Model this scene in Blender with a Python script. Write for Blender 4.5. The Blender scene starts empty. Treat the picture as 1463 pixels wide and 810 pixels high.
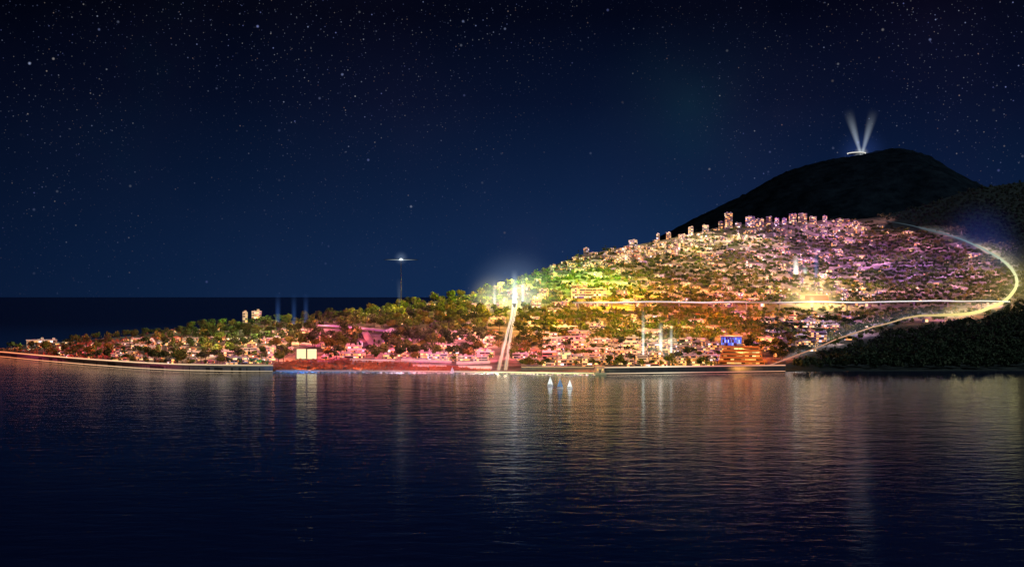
import bpy, math, random
import numpy as np
from mathutils import Vector

random.seed(7); rng = np.random.default_rng(11)
R = math.radians
S = bpy.context.scene
COL = S.collection

# ------------------------------------------------------------------ camera frame of the place
F, H, UC, VH = 1626.0, 60.0, 731.5, 424.0       # focal length in photo pixels, eye height, centre column, horizon row

def smooth_interp(us, vs):
    us = np.array(us, float); vs = np.array(vs, float)
    def f(u):
        u = np.asarray(u, float)
        return (np.interp(u - 14, us, vs) + np.interp(u - 5, us, vs) + np.interp(u + 5, us, vs) + np.interp(u + 14, us, vs)) / 4
    return f
v_shore = smooth_interp([-250, 0, 60, 130, 200, 260, 350, 500, 640, 850, 960, 1100, 1200, 1463, 2300],
                        [497, 510, 516, 522, 527, 530, 531.5, 531.5, 532.5, 535, 533.5, 531.5, 530.5, 530, 530])
v_ridge = smooth_interp([-250, -100, 0, 40, 100, 160, 250, 350, 450, 540, 640, 700, 770, 830, 900, 960, 1040, 1100, 1180, 1240, 1310, 1390, 1463, 1800, 2300],
                        [496.5, 501, 502, 494, 488, 483, 473, 464, 455, 444, 427, 414, 387, 364, 352, 340, 322, 317, 315, 313, 297, 270, 260, 236, 300])
d_ridge = smooth_interp([-250, 0, 100, 350, 560, 700, 800, 1000, 1200, 1463, 1800, 2300],
                        [1345, 1300, 1360, 1400, 1450, 1560, 1800, 2200, 2500, 2600, 2800, 2800])
d_back = smooth_interp([-250, 350, 600, 800, 1000, 2300], [200, 280, 380, 600, 1100, 1400])

def fract_noise(x, y):
    n = np.sin(x * .021 + 1.3) * np.cos(y * .017 - .7) + .6 * np.sin(x * .047 + y * .031 + 2.1) + .45 * np.cos(x * .083 - y * .071) + .3 * np.sin(x * .19 + y * .13)
    return n
def shore_depth(u): return H * F / (v_shore(u) - VH)
def terrain_z(u, Y):
    u = np.asarray(u, float); Y = np.asarray(Y, float)
    Ds = shore_depth(u); Dr = d_ridge(u); t = (Y - Ds) / (Dr - Ds)
    tc = np.clip(t, 0, 1); g = 1 - (1 - tc) ** 1.22
    v = v_shore(u) + (v_ridge(u) - v_shore(u)) * g
    Yc = np.clip(Y, Ds, Dr)
    z = H - (v - VH) * Yc / F
    s = np.clip((Y - Dr) / d_back(u), 0, 1.6)
    fall = np.where(s < 1, s * s * (3 - 2 * s), 1 + (s - 1) * .3)
    z = np.where(t > 1, z * (1 - fall) - 3 * s, z)
    z = np.where(t < 0, -np.abs(Ds - Y) * .12, z)
    x = (u - UC) / F * Y
    amp = np.clip(t * 6, 0, 1) * np.clip(1.3 - t, .15, 1) * 1.3
    return z + np.where(t > 0, fract_noise(x, Y) * amp * .6, 0)
def ground(u, v):
    """the spot of ground that lies on the sight line through (u, v)"""
    vs, vr = float(v_shore(u)), float(v_ridge(u))
    g = min(max((v - vs) / (vr - vs), 0), 1)
    t = 1 - (1 - g) ** (1 / 1.22)
    Ds, Dr = float(shore_depth(u)), float(d_ridge(u))
    Y = Ds + (Dr - Ds) * t
    return Vector(((u - UC) / F * Y, Y, float(terrain_z(u, Y))))

LOOP_LOW = ([1090, 1130, 1200, 1290, 1340, 1400, 1430, 1452], [521, 515, 495, 467, 462, 455, 443, 426])
LOOP_UP = ([1180, 1230, 1300, 1380, 1425, 1445, 1455], [300, 317, 328, 351, 374, 392, 410])
def in_town(u, v):
    if u < 1090: return True
    lo = np.interp(u, *LOOP_LOW); up = np.interp(u, *LOOP_UP)
    return bool(u < 1453 and v < lo - 1 and (u < 1190 or v > up + 2))

# ------------------------------------------------------------------ materials
MATS = {}
def new_mat(name):
    m = bpy.data.materials.new(name); m.use_nodes = True
    nt = m.node_tree; nt.nodes.clear()
    out = nt.nodes.new('ShaderNodeOutputMaterial')
    return m, nt, out
def N(nt, t, **kw):
    n = nt.nodes.new('ShaderNode' + t)
    for k, v in kw.items(): setattr(n, k, v)
    return n
def L(nt, a, b): nt.links.new(a, b)
def math_node(nt, op, a, b=None, clamp=False):
    n = N(nt, 'Math', operation=op, use_clamp=clamp)
    for i, q in enumerate((a, b)):
        if q is None: continue
        if isinstance(q, (int, float)): n.inputs[i].default_value = q
        else: L(nt, q, n.inputs[i])
    return n.outputs[0]
def ramp(nt, fac, stops, interp='LINEAR'):
    r = N(nt, 'ValToRGB'); cr = r.color_ramp; cr.interpolation = interp
    while len(cr.elements) < len(stops): cr.elements.new(.5)
    for e, (p, c) in zip(cr.elements, stops): e.position = p; e.color = (*c, 1)
    L(nt, fac, r.inputs[0]); return r.outputs[0]

def plaster(name, a, b, rough=.8, scale=.35):
    m, nt, out = new_mat(name)
    tc = N(nt, 'TexCoord'); no = N(nt, 'TexNoise'); no.inputs['Scale'].default_value = scale; no.inputs['Detail'].default_value = 5
    L(nt, tc.outputs['Object'], no.inputs['Vector'])
    oi = N(nt, 'ObjectInfo')
    f = math_node(nt, 'ADD', math_node(nt, 'MULTIPLY', no.outputs['Fac'], .7), math_node(nt, 'MULTIPLY', oi.outputs['Random'], .4))
    c = ramp(nt, f, [(.25, a), (.8, b)])
    p = N(nt, 'BsdfPrincipled'); p.inputs['Roughness'].default_value = rough
    L(nt, c, p.inputs['Base Color']); L(nt, p.outputs[0], out.inputs[0]); MATS[name] = m; return m
plaster('wall_cream', (.26, .22, .16), (.5, .44, .34))
plaster('wall_white', (.34, .33, .3), (.6, .58, .54))
plaster('wall_sand', (.22, .17, .12), (.42, .33, .24))
plaster('wall_pink', (.3, .15, .12), (.5, .3, .25))
plaster('roof_flat', (.22, .2, .18), (.5, .46, .4))
plaster('roof_tile', (.2, .07, .035), (.36, .14, .07), scale=1.5)
plaster('concrete', (.16, .15, .13), (.34, .32, .29))
plaster('dark_stone', (.025, .025, .025), (.08, .075, .07))
plaster('steel', (.2, .2, .22), (.3, .3, .32), rough=.4)
plaster('dark_steel', (.004, .004, .006), (.01, .01, .013), rough=.6)
plaster('sail_white', (.7, .72, .7), (.85, .86, .84))
plaster('sail_blue', (.12, .28, .55), (.22, .4, .7))
plaster('hull_paint', (.3, .3, .32), (.6, .6, .6), rough=.35)
plaster('orange_wall', (.5, .15, .04), (.7, .25, .08))
plaster('red_wall', (.45, .05, .03), (.62, .1, .06))
plaster('trunk_bark', (.03, .02, .012), (.07, .05, .035))

def window_mat(name, warm, on=.5, strength=2.2):
    m, nt, out = new_mat(name)
    tc = N(nt, 'TexCoord'); oi = N(nt, 'ObjectInfo')
    mp = N(nt, 'VectorMath', operation='MULTIPLY'); mp.inputs[1].default_value = (1 / 3, 1 / 3, 1 / 3)
    L(nt, tc.outputs['Object'], mp.inputs[0])
    fl = N(nt, 'VectorMath', operation='FLOOR'); L(nt, mp.outputs[0], fl.inputs[0])
    ad = N(nt, 'VectorMath', operation='ADD'); L(nt, fl.outputs[0], ad.inputs[0])
    cb = N(nt, 'CombineXYZ'); L(nt, math_node(nt, 'MULTIPLY', oi.outputs['Random'], 971.3), cb.inputs[0]); L(nt, cb.outputs[0], ad.inputs[1])
    wn = N(nt, 'TexWhiteNoise', noise_dimensions='3D'); L(nt, ad.outputs[0], wn.inputs['Vector'])
    lit = math_node(nt, 'LESS_THAN', wn.outputs['Value'], on)
    em = math_node(nt, 'MULTIPLY', lit, math_node(nt, 'MULTIPLY', wn.outputs['Value'], strength / on))
    sp = N(nt, 'SeparateColor'); L(nt, wn.outputs['Color'], sp.inputs[0])
    c = ramp(nt, sp.outputs[1], warm)
    p = N(nt, 'BsdfPrincipled'); p.inputs['Base Color'].default_value = (.02, .02, .025, 1); p.inputs['Roughness'].default_value = .15
    L(nt, c, p.inputs['Emission Color']); L(nt, em, p.inputs['Emission Strength']); L(nt, p.outputs[0], out.inputs[0]); MATS[name] = m
window_mat('window_warm', [(0, (1, .3, .06)), (.5, (1, .5, .14)), (.85, (1, .74, .35)), (1, (.8, .75, 1))], .5, 3.0)
window_mat('window_orange', [(0, (1, .3, .06)), (.6, (1, .5, .12)), (1, (1, .75, .3))], .5, 1.8)
window_mat('window_blue', [(0, (.02, .1, 1)), (.6, (.08, .25, 1)), (1, (.4, .6, 1))], .75, 2.4)

def emit_mat(name, color, strength):
    m, nt, out = new_mat(name)
    e = N(nt, 'Emission'); e.inputs[0].default_value = (*color, 1); e.inputs[1].default_value = strength
    L(nt, e.outputs[0], out.inputs[0]); MATS[name] = m; return m
emit_mat('promenade_light', (1, .6, .5), 1.1)
emit_mat('quay_light', (1, .75, .4), .8)
emit_mat('panel_cream', (1, .86, .45), 1.25)

def foliage(name, stops, dark=1.0):
    m, nt, out = new_mat(name)
    tc = N(nt, 'TexCoord'); oi = N(nt, 'ObjectInfo'); g = N(nt, 'NewGeometry')
    no = N(nt, 'TexNoise'); no.inputs['Scale'].default_value = .09; no.inputs['Detail'].default_value = 2
    L(nt, g.outputs['Position'], no.inputs['Vector'])
    a = math_node(nt, 'MULTIPLY', g.outputs['Random Per Island'], .35)
    b = math_node(nt, 'MULTIPLY', oi.outputs['Random'], .25)
    c_ = math_node(nt, 'MULTIPLY', no.outputs['Fac'], .75)
    f = math_node(nt, 'SUBTRACT', math_node(nt, 'ADD', math_node(nt, 'ADD', a, b), c_), .12)
    c = ramp(nt, f, stops)
    d = N(nt, 'BsdfDiffuse'); L(nt, c, d.inputs[0])
    tr = N(nt, 'BsdfTranslucent'); L(nt, c, tr.inputs[0])
    mx = N(nt, 'MixShader'); mx.inputs[0].default_value = .12
    L(nt, d.outputs[0], mx.inputs[1]); L(nt, tr.outputs[0], mx.inputs[2]); L(nt, mx.outputs[0], out.inputs[0]); MATS[name] = m
foliage('leaf_green', [(.15, (.016, .04, .01)), (.45, (.06, .1, .02)), (.7, (.1, .135, .03)), (1, (.16, .15, .045))])
foliage('leaf_olive', [(.15, (.04, .045, .012)), (.5, (.11, .11, .025)), (.8, (.17, .14, .035)), (1, (.2, .14, .04))])
foliage('leaf_dark', [(.15, (.01, .022, .01)), (.5, (.034, .055, .02)), (1, (.07, .085, .03))])
foliage('leaf_forest', [(.2, (.022, .034, .022)), (.5, (.06, .08, .04)), (.85, (.15, .15, .08))])
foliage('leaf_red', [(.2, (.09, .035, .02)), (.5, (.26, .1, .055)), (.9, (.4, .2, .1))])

def terrain_mat():
    m, nt, out = new_mat('town_ground')
    g = N(nt, 'NewGeometry')
    def noise(sc, det=6):
        n = N(nt, 'TexNoise'); n.inputs['Scale'].default_value = sc; n.inputs['Detail'].default_value = det
        L(nt, g.outputs['Position'], n.inputs['Vector']); return n.outputs['Fac']
    town = ramp(nt, noise(.035), [(.35, (.03, .035, .016)), (.48, (.09, .075, .045)), (.58, (.19, .155, .11)), (.7, (.3, .26, .2))])
    wild = ramp(nt, noise(.05), [(.35, (.015, .022, .015)), (.6, (.035, .045, .03)), (.8, (.06, .055, .035))])
    at = N(nt, 'Attribute'); at.attribute_name = 'built_up'
    mx = N(nt, 'Mix', data_type='RGBA'); L(nt, at.outputs['Fac'], mx.inputs[0]); L(nt, wild, mx.inputs[6]); L(nt, town, mx.inputs[7])
    bp = N(nt, 'Bump'); bp.inputs['Strength'].default_value = .6; bp.inputs['Distance'].default_value = 2; L(nt, noise(.25), bp.inputs['Height'])
    p = N(nt, 'BsdfPrincipled'); p.inputs['Roughness'].default_value = .95
    L(nt, mx.outputs[2], p.inputs['Base Color']); L(nt, bp.outputs[0], p.inputs['Normal']); L(nt, p.outputs[0], out.inputs[0]); MATS['town_ground'] = m
terrain_mat()
def mountain_mat():
    m, nt, out = new_mat('mountain_scrub')
    g = N(nt, 'NewGeometry'); n = N(nt, 'TexNoise'); n.inputs['Scale'].default_value = .02; n.inputs['Detail'].default_value = 8; n.inputs['Roughness'].default_value = .7
    L(nt, g.outputs['Position'], n.inputs['Vector'])
    c = ramp(nt, n.outputs['Fac'], [(.38, (.004, .008, .012)), (.65, (.018, .026, .032))])
    bp = N(nt, 'Bump'); bp.inputs['Distance'].default_value = 6; L(nt, n.outputs['Fac'], bp.inputs['Height'])
    p = N(nt, 'BsdfPrincipled'); p.inputs['Roughness'].default_value = 1; p.inputs['Specular IOR Level'].default_value = 0
    L(nt, c, p.inputs['Base Color']); L(nt, bp.outputs[0], p.inputs['Normal']); L(nt, p.outputs[0], out.inputs[0]); MATS['mountain_scrub'] = m
mountain_mat()
def water_mat():
    m, nt, out = new_mat('sea_water')
    g = N(nt, 'NewGeometry')
    def noise(sx, sy, det, rough=.55):
        mp = N(nt, 'VectorMath', operation='MULTIPLY'); mp.inputs[1].default_value = (sx, sy, 1); L(nt, g.outputs['Position'], mp.inputs[0])
        n = N(nt, 'TexNoise'); n.inputs['Scale'].default_value = 1; n.inputs['Detail'].default_value = det; n.inputs['Roughness'].default_value = rough
        n.inputs['Distortion'].default_value = .4
        L(nt, mp.outputs[0], n.inputs['Vector']); return n.outputs['Fac']
    h = math_node(nt, 'ADD', math_node(nt, 'MULTIPLY', noise(.022, .04, 3), .25), math_node(nt, 'ADD', math_node(nt, 'MULTIPLY', noise(.1, .18, 4), .2), math_node(nt, 'MULTIPLY', noise(.45, .9, 3), .034)))
    bp = N(nt, 'Bump'); bp.inputs['Strength'].default_value = 1; bp.inputs['Distance'].default_value = 1.0; L(nt, h, bp.inputs['Height'])
    p = N(nt, 'BsdfPrincipled'); p.inputs['Base Color'].default_value = (.0025, .01, .052, 1); p.inputs['Roughness'].default_value = .07; p.inputs['IOR'].default_value = 1.45
    sy = N(nt, 'SeparateXYZ'); L(nt, g.outputs['Position'], sy.inputs[0]); mr = N(nt, 'MapRange'); L(nt, sy.outputs[1], mr.inputs['Value'])     # the open sea beyond the sheltered bay is rougher
    for k_, v_ in (('From Min', 1150), ('From Max', 2600), ('To Min', .07), ('To Max', .27)): mr.inputs[k_].default_value = v_
    L(nt, mr.outputs[0], p.inputs['Roughness'])
    L(nt, bp.outputs[0], p.inputs['Normal']); L(nt, p.outputs[0], out.inputs[0]); MATS['sea_water'] = m
water_mat()
def foam_mat():
    m, nt, out = new_mat('foam')
    g = N(nt, 'NewGeometry'); n = N(nt, 'TexNoise'); n.inputs['Scale'].default_value = .5; n.inputs['Detail'].default_value = 5
    L(nt, g.outputs['Position'], n.inputs['Vector'])
    c = ramp(nt, n.outputs['Fac'], [(.4, (.05, .08, .1)), (.6, (.8, .82, .8))])
    p = N(nt, 'BsdfPrincipled'); p.inputs['Roughness'].default_value = .7; L(nt, c, p.inputs['Base Color']); L(nt, p.outputs[0], out.inputs[0]); MATS['foam'] = m
foam_mat()

def volume_mat(name, color, expr):
    """stands in for scattered light and bloom: a volume that only emits; expr(nt, x, y, z) gives its strength per metre"""
    m, nt, out = new_mat(name)
    tc = N(nt, 'TexCoord'); sx = N(nt, 'SeparateXYZ'); L(nt, tc.outputs['Object'], sx.inputs[0])
    s = expr(nt, *sx.outputs[:3])
    e = N(nt, 'Emission'); e.inputs[0].default_value = (*color, 1)
    if isinstance(s, (int, float)): e.inputs[1].default_value = s
    else: L(nt, s, e.inputs[1])
    L(nt, e.outputs[0], out.inputs['Volume']); return m
def beam_expr(length, r0, r1, strength, power):
    def ex(nt, x, y, z):
        q = math_node(nt, 'MULTIPLY', z, 1 / length, clamp=True)
        rr = math_node(nt, 'ADD', math_node(nt, 'MULTIPLY', q, r1 - r0), r0)
        r2 = math_node(nt, 'ADD', math_node(nt, 'MULTIPLY', x, x), math_node(nt, 'MULTIPLY', y, y))
        k = math_node(nt, 'SUBTRACT', 1, math_node(nt, 'DIVIDE', r2, math_node(nt, 'MULTIPLY', rr, rr)), clamp=True); k = math_node(nt, 'POWER', k, 1.7)
        fade = math_node(nt, 'POWER', math_node(nt, 'SUBTRACT', 1, q, clamp=True), power)
        return math_node(nt, 'MULTIPLY', math_node(nt, 'MULTIPLY', k, fade), strength)
    return ex
def ball_expr(radius, strength, power=3):
    def ex(nt, x, y, z):
        r2 = math_node(nt, 'ADD', math_node(nt, 'ADD', math_node(nt, 'MULTIPLY', x, x), math_node(nt, 'MULTIPLY', y, y)), math_node(nt, 'MULTIPLY', z, z))
        k = math_node(nt, 'SUBTRACT', 1, math_node(nt, 'MULTIPLY', r2, 1 / radius ** 2), clamp=True)
        return math_node(nt, 'MULTIPLY', math_node(nt, 'POWER', k, power), strength)
    return ex

# ------------------------------------------------------------------ mesh helpers
class Geo:
    def __init__(s): s.v = []; s.f = []
    def quad(s, *p):
        b = len(s.v); s.v += [tuple(q) for q in p]; s.f.append(tuple(range(b, b + len(p)))); return s
    def box(s, x0, x1, y0, y1, z0, z1, bottom=False):
        b = len(s.v)
        s.v += [(x0, y0, z0), (x1, y0, z0), (x1, y1, z0), (x0, y1, z0), (x0, y0, z1), (x1, y0, z1), (x1, y1, z1), (x0, y1, z1)]
        s.f += [tuple(b + i for i in q) for q in ((0, 1, 5, 4), (1, 2, 6, 5), (2, 3, 7, 6), (3, 0, 4, 7), (4, 5, 6, 7)) + (((3, 2, 1, 0),) if bottom else ())]
        return s
    def tube(s, pts, radii, n=8, cap=True):
        pts = [Vector(p) for p in pts]; b = len(s.v)
        for i, p in enumerate(pts):
            d = (pts[min(i + 1, len(pts) - 1)] - pts[max(i - 1, 0)]).normalized()
            a = Vector((0, 0, 1)) if abs(d.z) < .9 else Vector((1, 0, 0))
            e1 = d.cross(a).normalized(); e2 = e1.cross(d)
            r = radii[i] if hasattr(radii, '__len__') else radii
            for k in range(n):
                q = p + (e1 * math.cos(2 * math.pi * k / n) + e2 * math.sin(2 * math.pi * k / n)) * r
                s.v.append(tuple(q))
        for i in range(len(pts) - 1):
            for k in range(n):
                k2 = (k + 1) % n
                s.f.append((b + i * n + k, b + i * n + k2, b + (i + 1) * n + k2, b + (i + 1) * n + k))
        if cap:
            s.f.append(tuple(b + k for k in range(n - 1, -1, -1))); s.f.append(tuple(b + (len(pts) - 1) * n + k for k in range(n)))
        return s
    def lathe(s, prof, n=20):
        b = len(s.v)
        for r, z in prof:
            for k in range(n):
                a = 2 * math.pi * k / n; s.v.append((r * math.cos(a), r * math.sin(a), z))
        for i in range(len(prof) - 1):
            for k in range(n):
                k2 = (k + 1) % n
                s.f.append((b + i * n + k, b + i * n + k2, b + (i + 1) * n + k2, b + (i + 1) * n + k))
        s.f.append(tuple(b + k for k in range(n - 1, -1, -1))); s.f.append(tuple(b + (len(prof) - 1) * n + k for k in range(n)))
        return s
def mesh(name, g, mat, smooth=False):
    me = bpy.data.meshes.new(name); me.from_pydata(g.v, [], g.f); me.materials.append(MATS[mat] if isinstance(mat, str) else mat)
    if smooth: me.polygons.foreach_set('use_smooth', [True] * len(me.polygons))
    me.update(); return me
def np_mesh(name, verts, loops, totals, mats, mat_idx=None):
    me = bpy.data.meshes.new(name)
    me.vertices.add(len(verts)); me.vertices.foreach_set('co', np.ascontiguousarray(verts, np.float32).ravel())
    me.loops.add(len(loops)); me.loops.foreach_set('vertex_index', np.ascontiguousarray(loops, np.int32))
    me.polygons.add(len(totals)); me.polygons.foreach_set('loop_start', np.concatenate([[0], np.cumsum(totals)[:-1]]).astype(np.int32))
    for m in mats: me.materials.append(MATS[m])
    if mat_idx is not None: me.polygons.foreach_set('material_index', np.ascontiguousarray(mat_idx, np.int32))
    me.update(calc_edges=True); me.validate(); return me
def obj(name, me, parent=None, loc=None, rz=None):
    o = bpy.data.objects.new(name, me); COL.objects.link(o)
    if parent is not None: o.parent = parent
    if loc is not None: o.location = loc
    if rz is not None: o.rotation_euler = (0, 0, rz)
    return o
def tag(o, label=None, cat=None, group=None, kind=None):
    for k, v in (('label', label), ('category', cat), ('group', group), ('kind', kind)):
        if v: o[k] = v
    return o
def thing(name, label, cat, loc=(0, 0, 0), rz=0, group=None):
    o = bpy.data.objects.new(name, None); COL.objects.link(o); o.location = loc; o.rotation_euler = (0, 0, rz)
    o.empty_display_size = 2
    return tag(o, label, cat, group)

# ------------------------------------------------------------------ setting: sea, terrain, mountain
g = Geo(); E = 150000.0
g.quad((-E, -2000, 0), (E, -2000, 0), (E, E, 0), (-E, E, 0))
tag(obj('sea', mesh('sea', g, 'sea_water')), 'dark navy sea with coloured reflections under the lit shore', kind='structure')

def terrain():
    us = np.arange(-250, 2301, 6.0); ts = np.concatenate([np.linspace(-.12, 1, 110), np.linspace(1.02, 2.3, 40)])
    U, T = np.meshgrid(us, ts)
    Ds = shore_depth(U); Dr = d_ridge(U)
    Y = np.where(T <= 1, Ds + (Dr - Ds) * T, Dr + (T - 1) * d_back(U))
    Z = terrain_z(U, Y); X = (U - UC) / F * Y
    V = np.stack([X, Y, Z], -1).reshape(-1, 3)
    nr, nc = U.shape; i = np.arange(nr * nc).reshape(nr, nc)
    q = np.stack([i[:-1, :-1], i[:-1, 1:], i[1:, 1:], i[1:, :-1]], -1).reshape(-1, 4)
    me = np_mesh('ground', V, q.ravel(), np.full(len(q), 4), ['town_ground'])
    me.polygons.foreach_set('use_smooth', [True] * len(me.polygons))
    vv = VH + (H - V[:, 2]) * F / V[:, 1]
    at = me.attributes.new('built_up', 'FLOAT', 'POINT')
    at.data.foreach_set('value', np.array([1.0 if in_town(a, b) else 0.0 for a, b in zip(U.ravel(), vv)], np.float32))
    tag(obj('ground', me), 'hilly peninsula ground under the town and the dark wood', kind='structure')
terrain()

def mountain():
    top = smooth_interp([760, 860, 930, 1000, 1060, 1120, 1170, 1205, 1240, 1270, 1295, 1330, 1390, 1450, 1600, 1900],
                        [424, 385, 345, 308, 280, 246, 231, 225, 219, 212, 214, 235, 272, 300, 330, 424])
    us = np.arange(760, 1901, 5.0); Dm = 4200.0; ys = np.linspace(2900, 5700, 90)
    U, Y = np.meshgrid(us, ys)
    s = (Y - Dm) / np.where(Y < Dm, 1300, 1500); bell = np.clip(1 - np.abs(s) ** 1.5, 0, 1)
    X = (U - UC) / F * Dm * (1 + .25 * (Y - Dm) / Dm)
    zt = H + Dm * (VH - top(U)) / F
    Z = (zt + 3) * bell - 3 + fract_noise(X * .35, Y * .35) * 7 * np.clip(bell * 3, 0, 1) * np.clip(np.abs(s) * 4, .12, 1) + rng.normal(0, 1.6, U.shape) * np.clip(bell * 3, 0, 1)
    V = np.stack([X, Y, Z], -1).reshape(-1, 3); nr, nc = U.shape; i = np.arange(nr * nc).reshape(nr, nc)
    q = np.stack([i[:-1, :-1], i[:-1, 1:], i[1:, 1:], i[1:, :-1]], -1).reshape(-1, 4)
    me = np_mesh('mountain', V, q.ravel(), np.full(len(q), 4), ['mountain_scrub'])
    tag(obj('mountain', me), 'black mountain rising behind the lit town', kind='structure')
    return lambda u: Vector(((u - UC) / F * Dm, Dm, H + Dm * (VH - float(top(u))) / F))
summit = mountain()

# ------------------------------------------------------------------ tree prototypes
def crown_geo(seed, n, rx, rz, zc, leaf, shape='round'):
    r = np.random.default_rng(seed); k = 11
    if shape == 'cone':
        zz = r.uniform(0, 1, k); ang = r.uniform(0, 6.28, k); rad = (1 - zz) * rx * .6
        c = np.stack([np.cos(ang) * rad, np.sin(ang) * rad, zc - rz + zz * 2 * rz * .9], -1)
    else:
        d = r.normal(size=(k, 3)); d /= np.linalg.norm(d, axis=1)[:, None]; d[:, 2] = d[:, 2] * .85 + .1
        c = d * np.array([rx, rx, rz]) * r.uniform(.35, .72, (k, 1)) + np.array([0, 0, zc])
    sz = r.uniform(.32, .52, k) * (.75 if shape == 'cone' else 1)
    which = r.integers(0, k, n); d = r.normal(size=(n, 3)); d /= np.linalg.norm(d, axis=1)[:, None]
    p = c[which] + d * sz[which][:, None] * np.array([rx, rx, rz * (1.0 if shape != 'cone' else .5)]) * r.uniform(.75, 1.05, (n, 1))
    nn = d + r.normal(size=(n, 3)) * .45; nn /= np.linalg.norm(nn, axis=1)[:, None]
    a = np.cross(nn, r.normal(size=(n, 3))); a /= np.linalg.norm(a, axis=1)[:, None]; b = np.cross(nn, a)
    s = (leaf * r.uniform(.6, 1.25, n))[:, None]
    quads = np.stack([p - a * s - b * s * .7, p + a * s - b * s * .7, p + a * s * .8 + b * s * .7, p - a * s * .8 + b * s * .7], 1)
    return quads                       # n,4,3
def quads_mesh(name, quads, mat):
    n = len(quads); return np_mesh(name, quads.reshape(-1, 3), np.arange(n * 4), np.full(n, 4), [mat])
def trunk_geo(h, r, spread, seed):
    rr = random.Random(seed); g = Geo()
    g.tube([(0, 0, -2), (0, 0, 0), (rr.uniform(-.15, .15), rr.uniform(-.15, .15), h * .55), (rr.uniform(-.3, .3), rr.uniform(-.3, .3), h)], [r * 1.3, r * 1.15, r * .8, r * .35], 7)
    for k in range(4):
        a = k * 1.57 + rr.uniform(-.4, .4); z0 = h * rr.uniform(.4, .6)
        g.tube([(0, 0, z0), (math.cos(a) * spread * .5, math.sin(a) * spread * .5, z0 + h * .25), (math.cos(a) * spread, math.sin(a) * spread, z0 + h * .42)], [r * .5, r * .32, r * .12], 5)
    return g
TREES = {}     # species -> list of (trunk mesh, crown mesh, crown width, height, light quads)
def add_species(sp, variants):
    TREES[sp] = []
    for i, (n, rx, rz, zc, leaf, shape, mat) in enumerate(variants):
        q = crown_geo(100 + len(TREES) * 10 + i, n, rx, rz, zc, leaf, shape)
        TREES[sp].append((mesh(sp + '_trunk', trunk_geo(zc, .28 if shape != 'cone' else .2, rx * .5, i), 'trunk_bark', True), quads_mesh(sp + '_crown', q, mat), rx * 2, zc + rz,
                          crown_geo(200 + len(TREES) * 10 + i, 85, rx, rz, zc, leaf * 1.55, shape)))
add_species('round_tree', [(520, 4.6, 4.0, 5.4, .52, 'round', 'leaf_green'), (520, 4.9, 3.7, 5.2, .52, 'round', 'leaf_olive'), (500, 4.4, 4.2, 5.6, .5, 'round', 'leaf_green')])
add_species('dark_pine', [(520, 4.4, 4.4, 6.2, .48, 'round', 'leaf_dark'), (520, 5.2, 3.2, 7.0, .5, 'round', 'leaf_dark')])
add_species('cypress_tree', [(380, 1.7, 5.8, 6.6, .36, 'cone', 'leaf_dark')])

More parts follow.
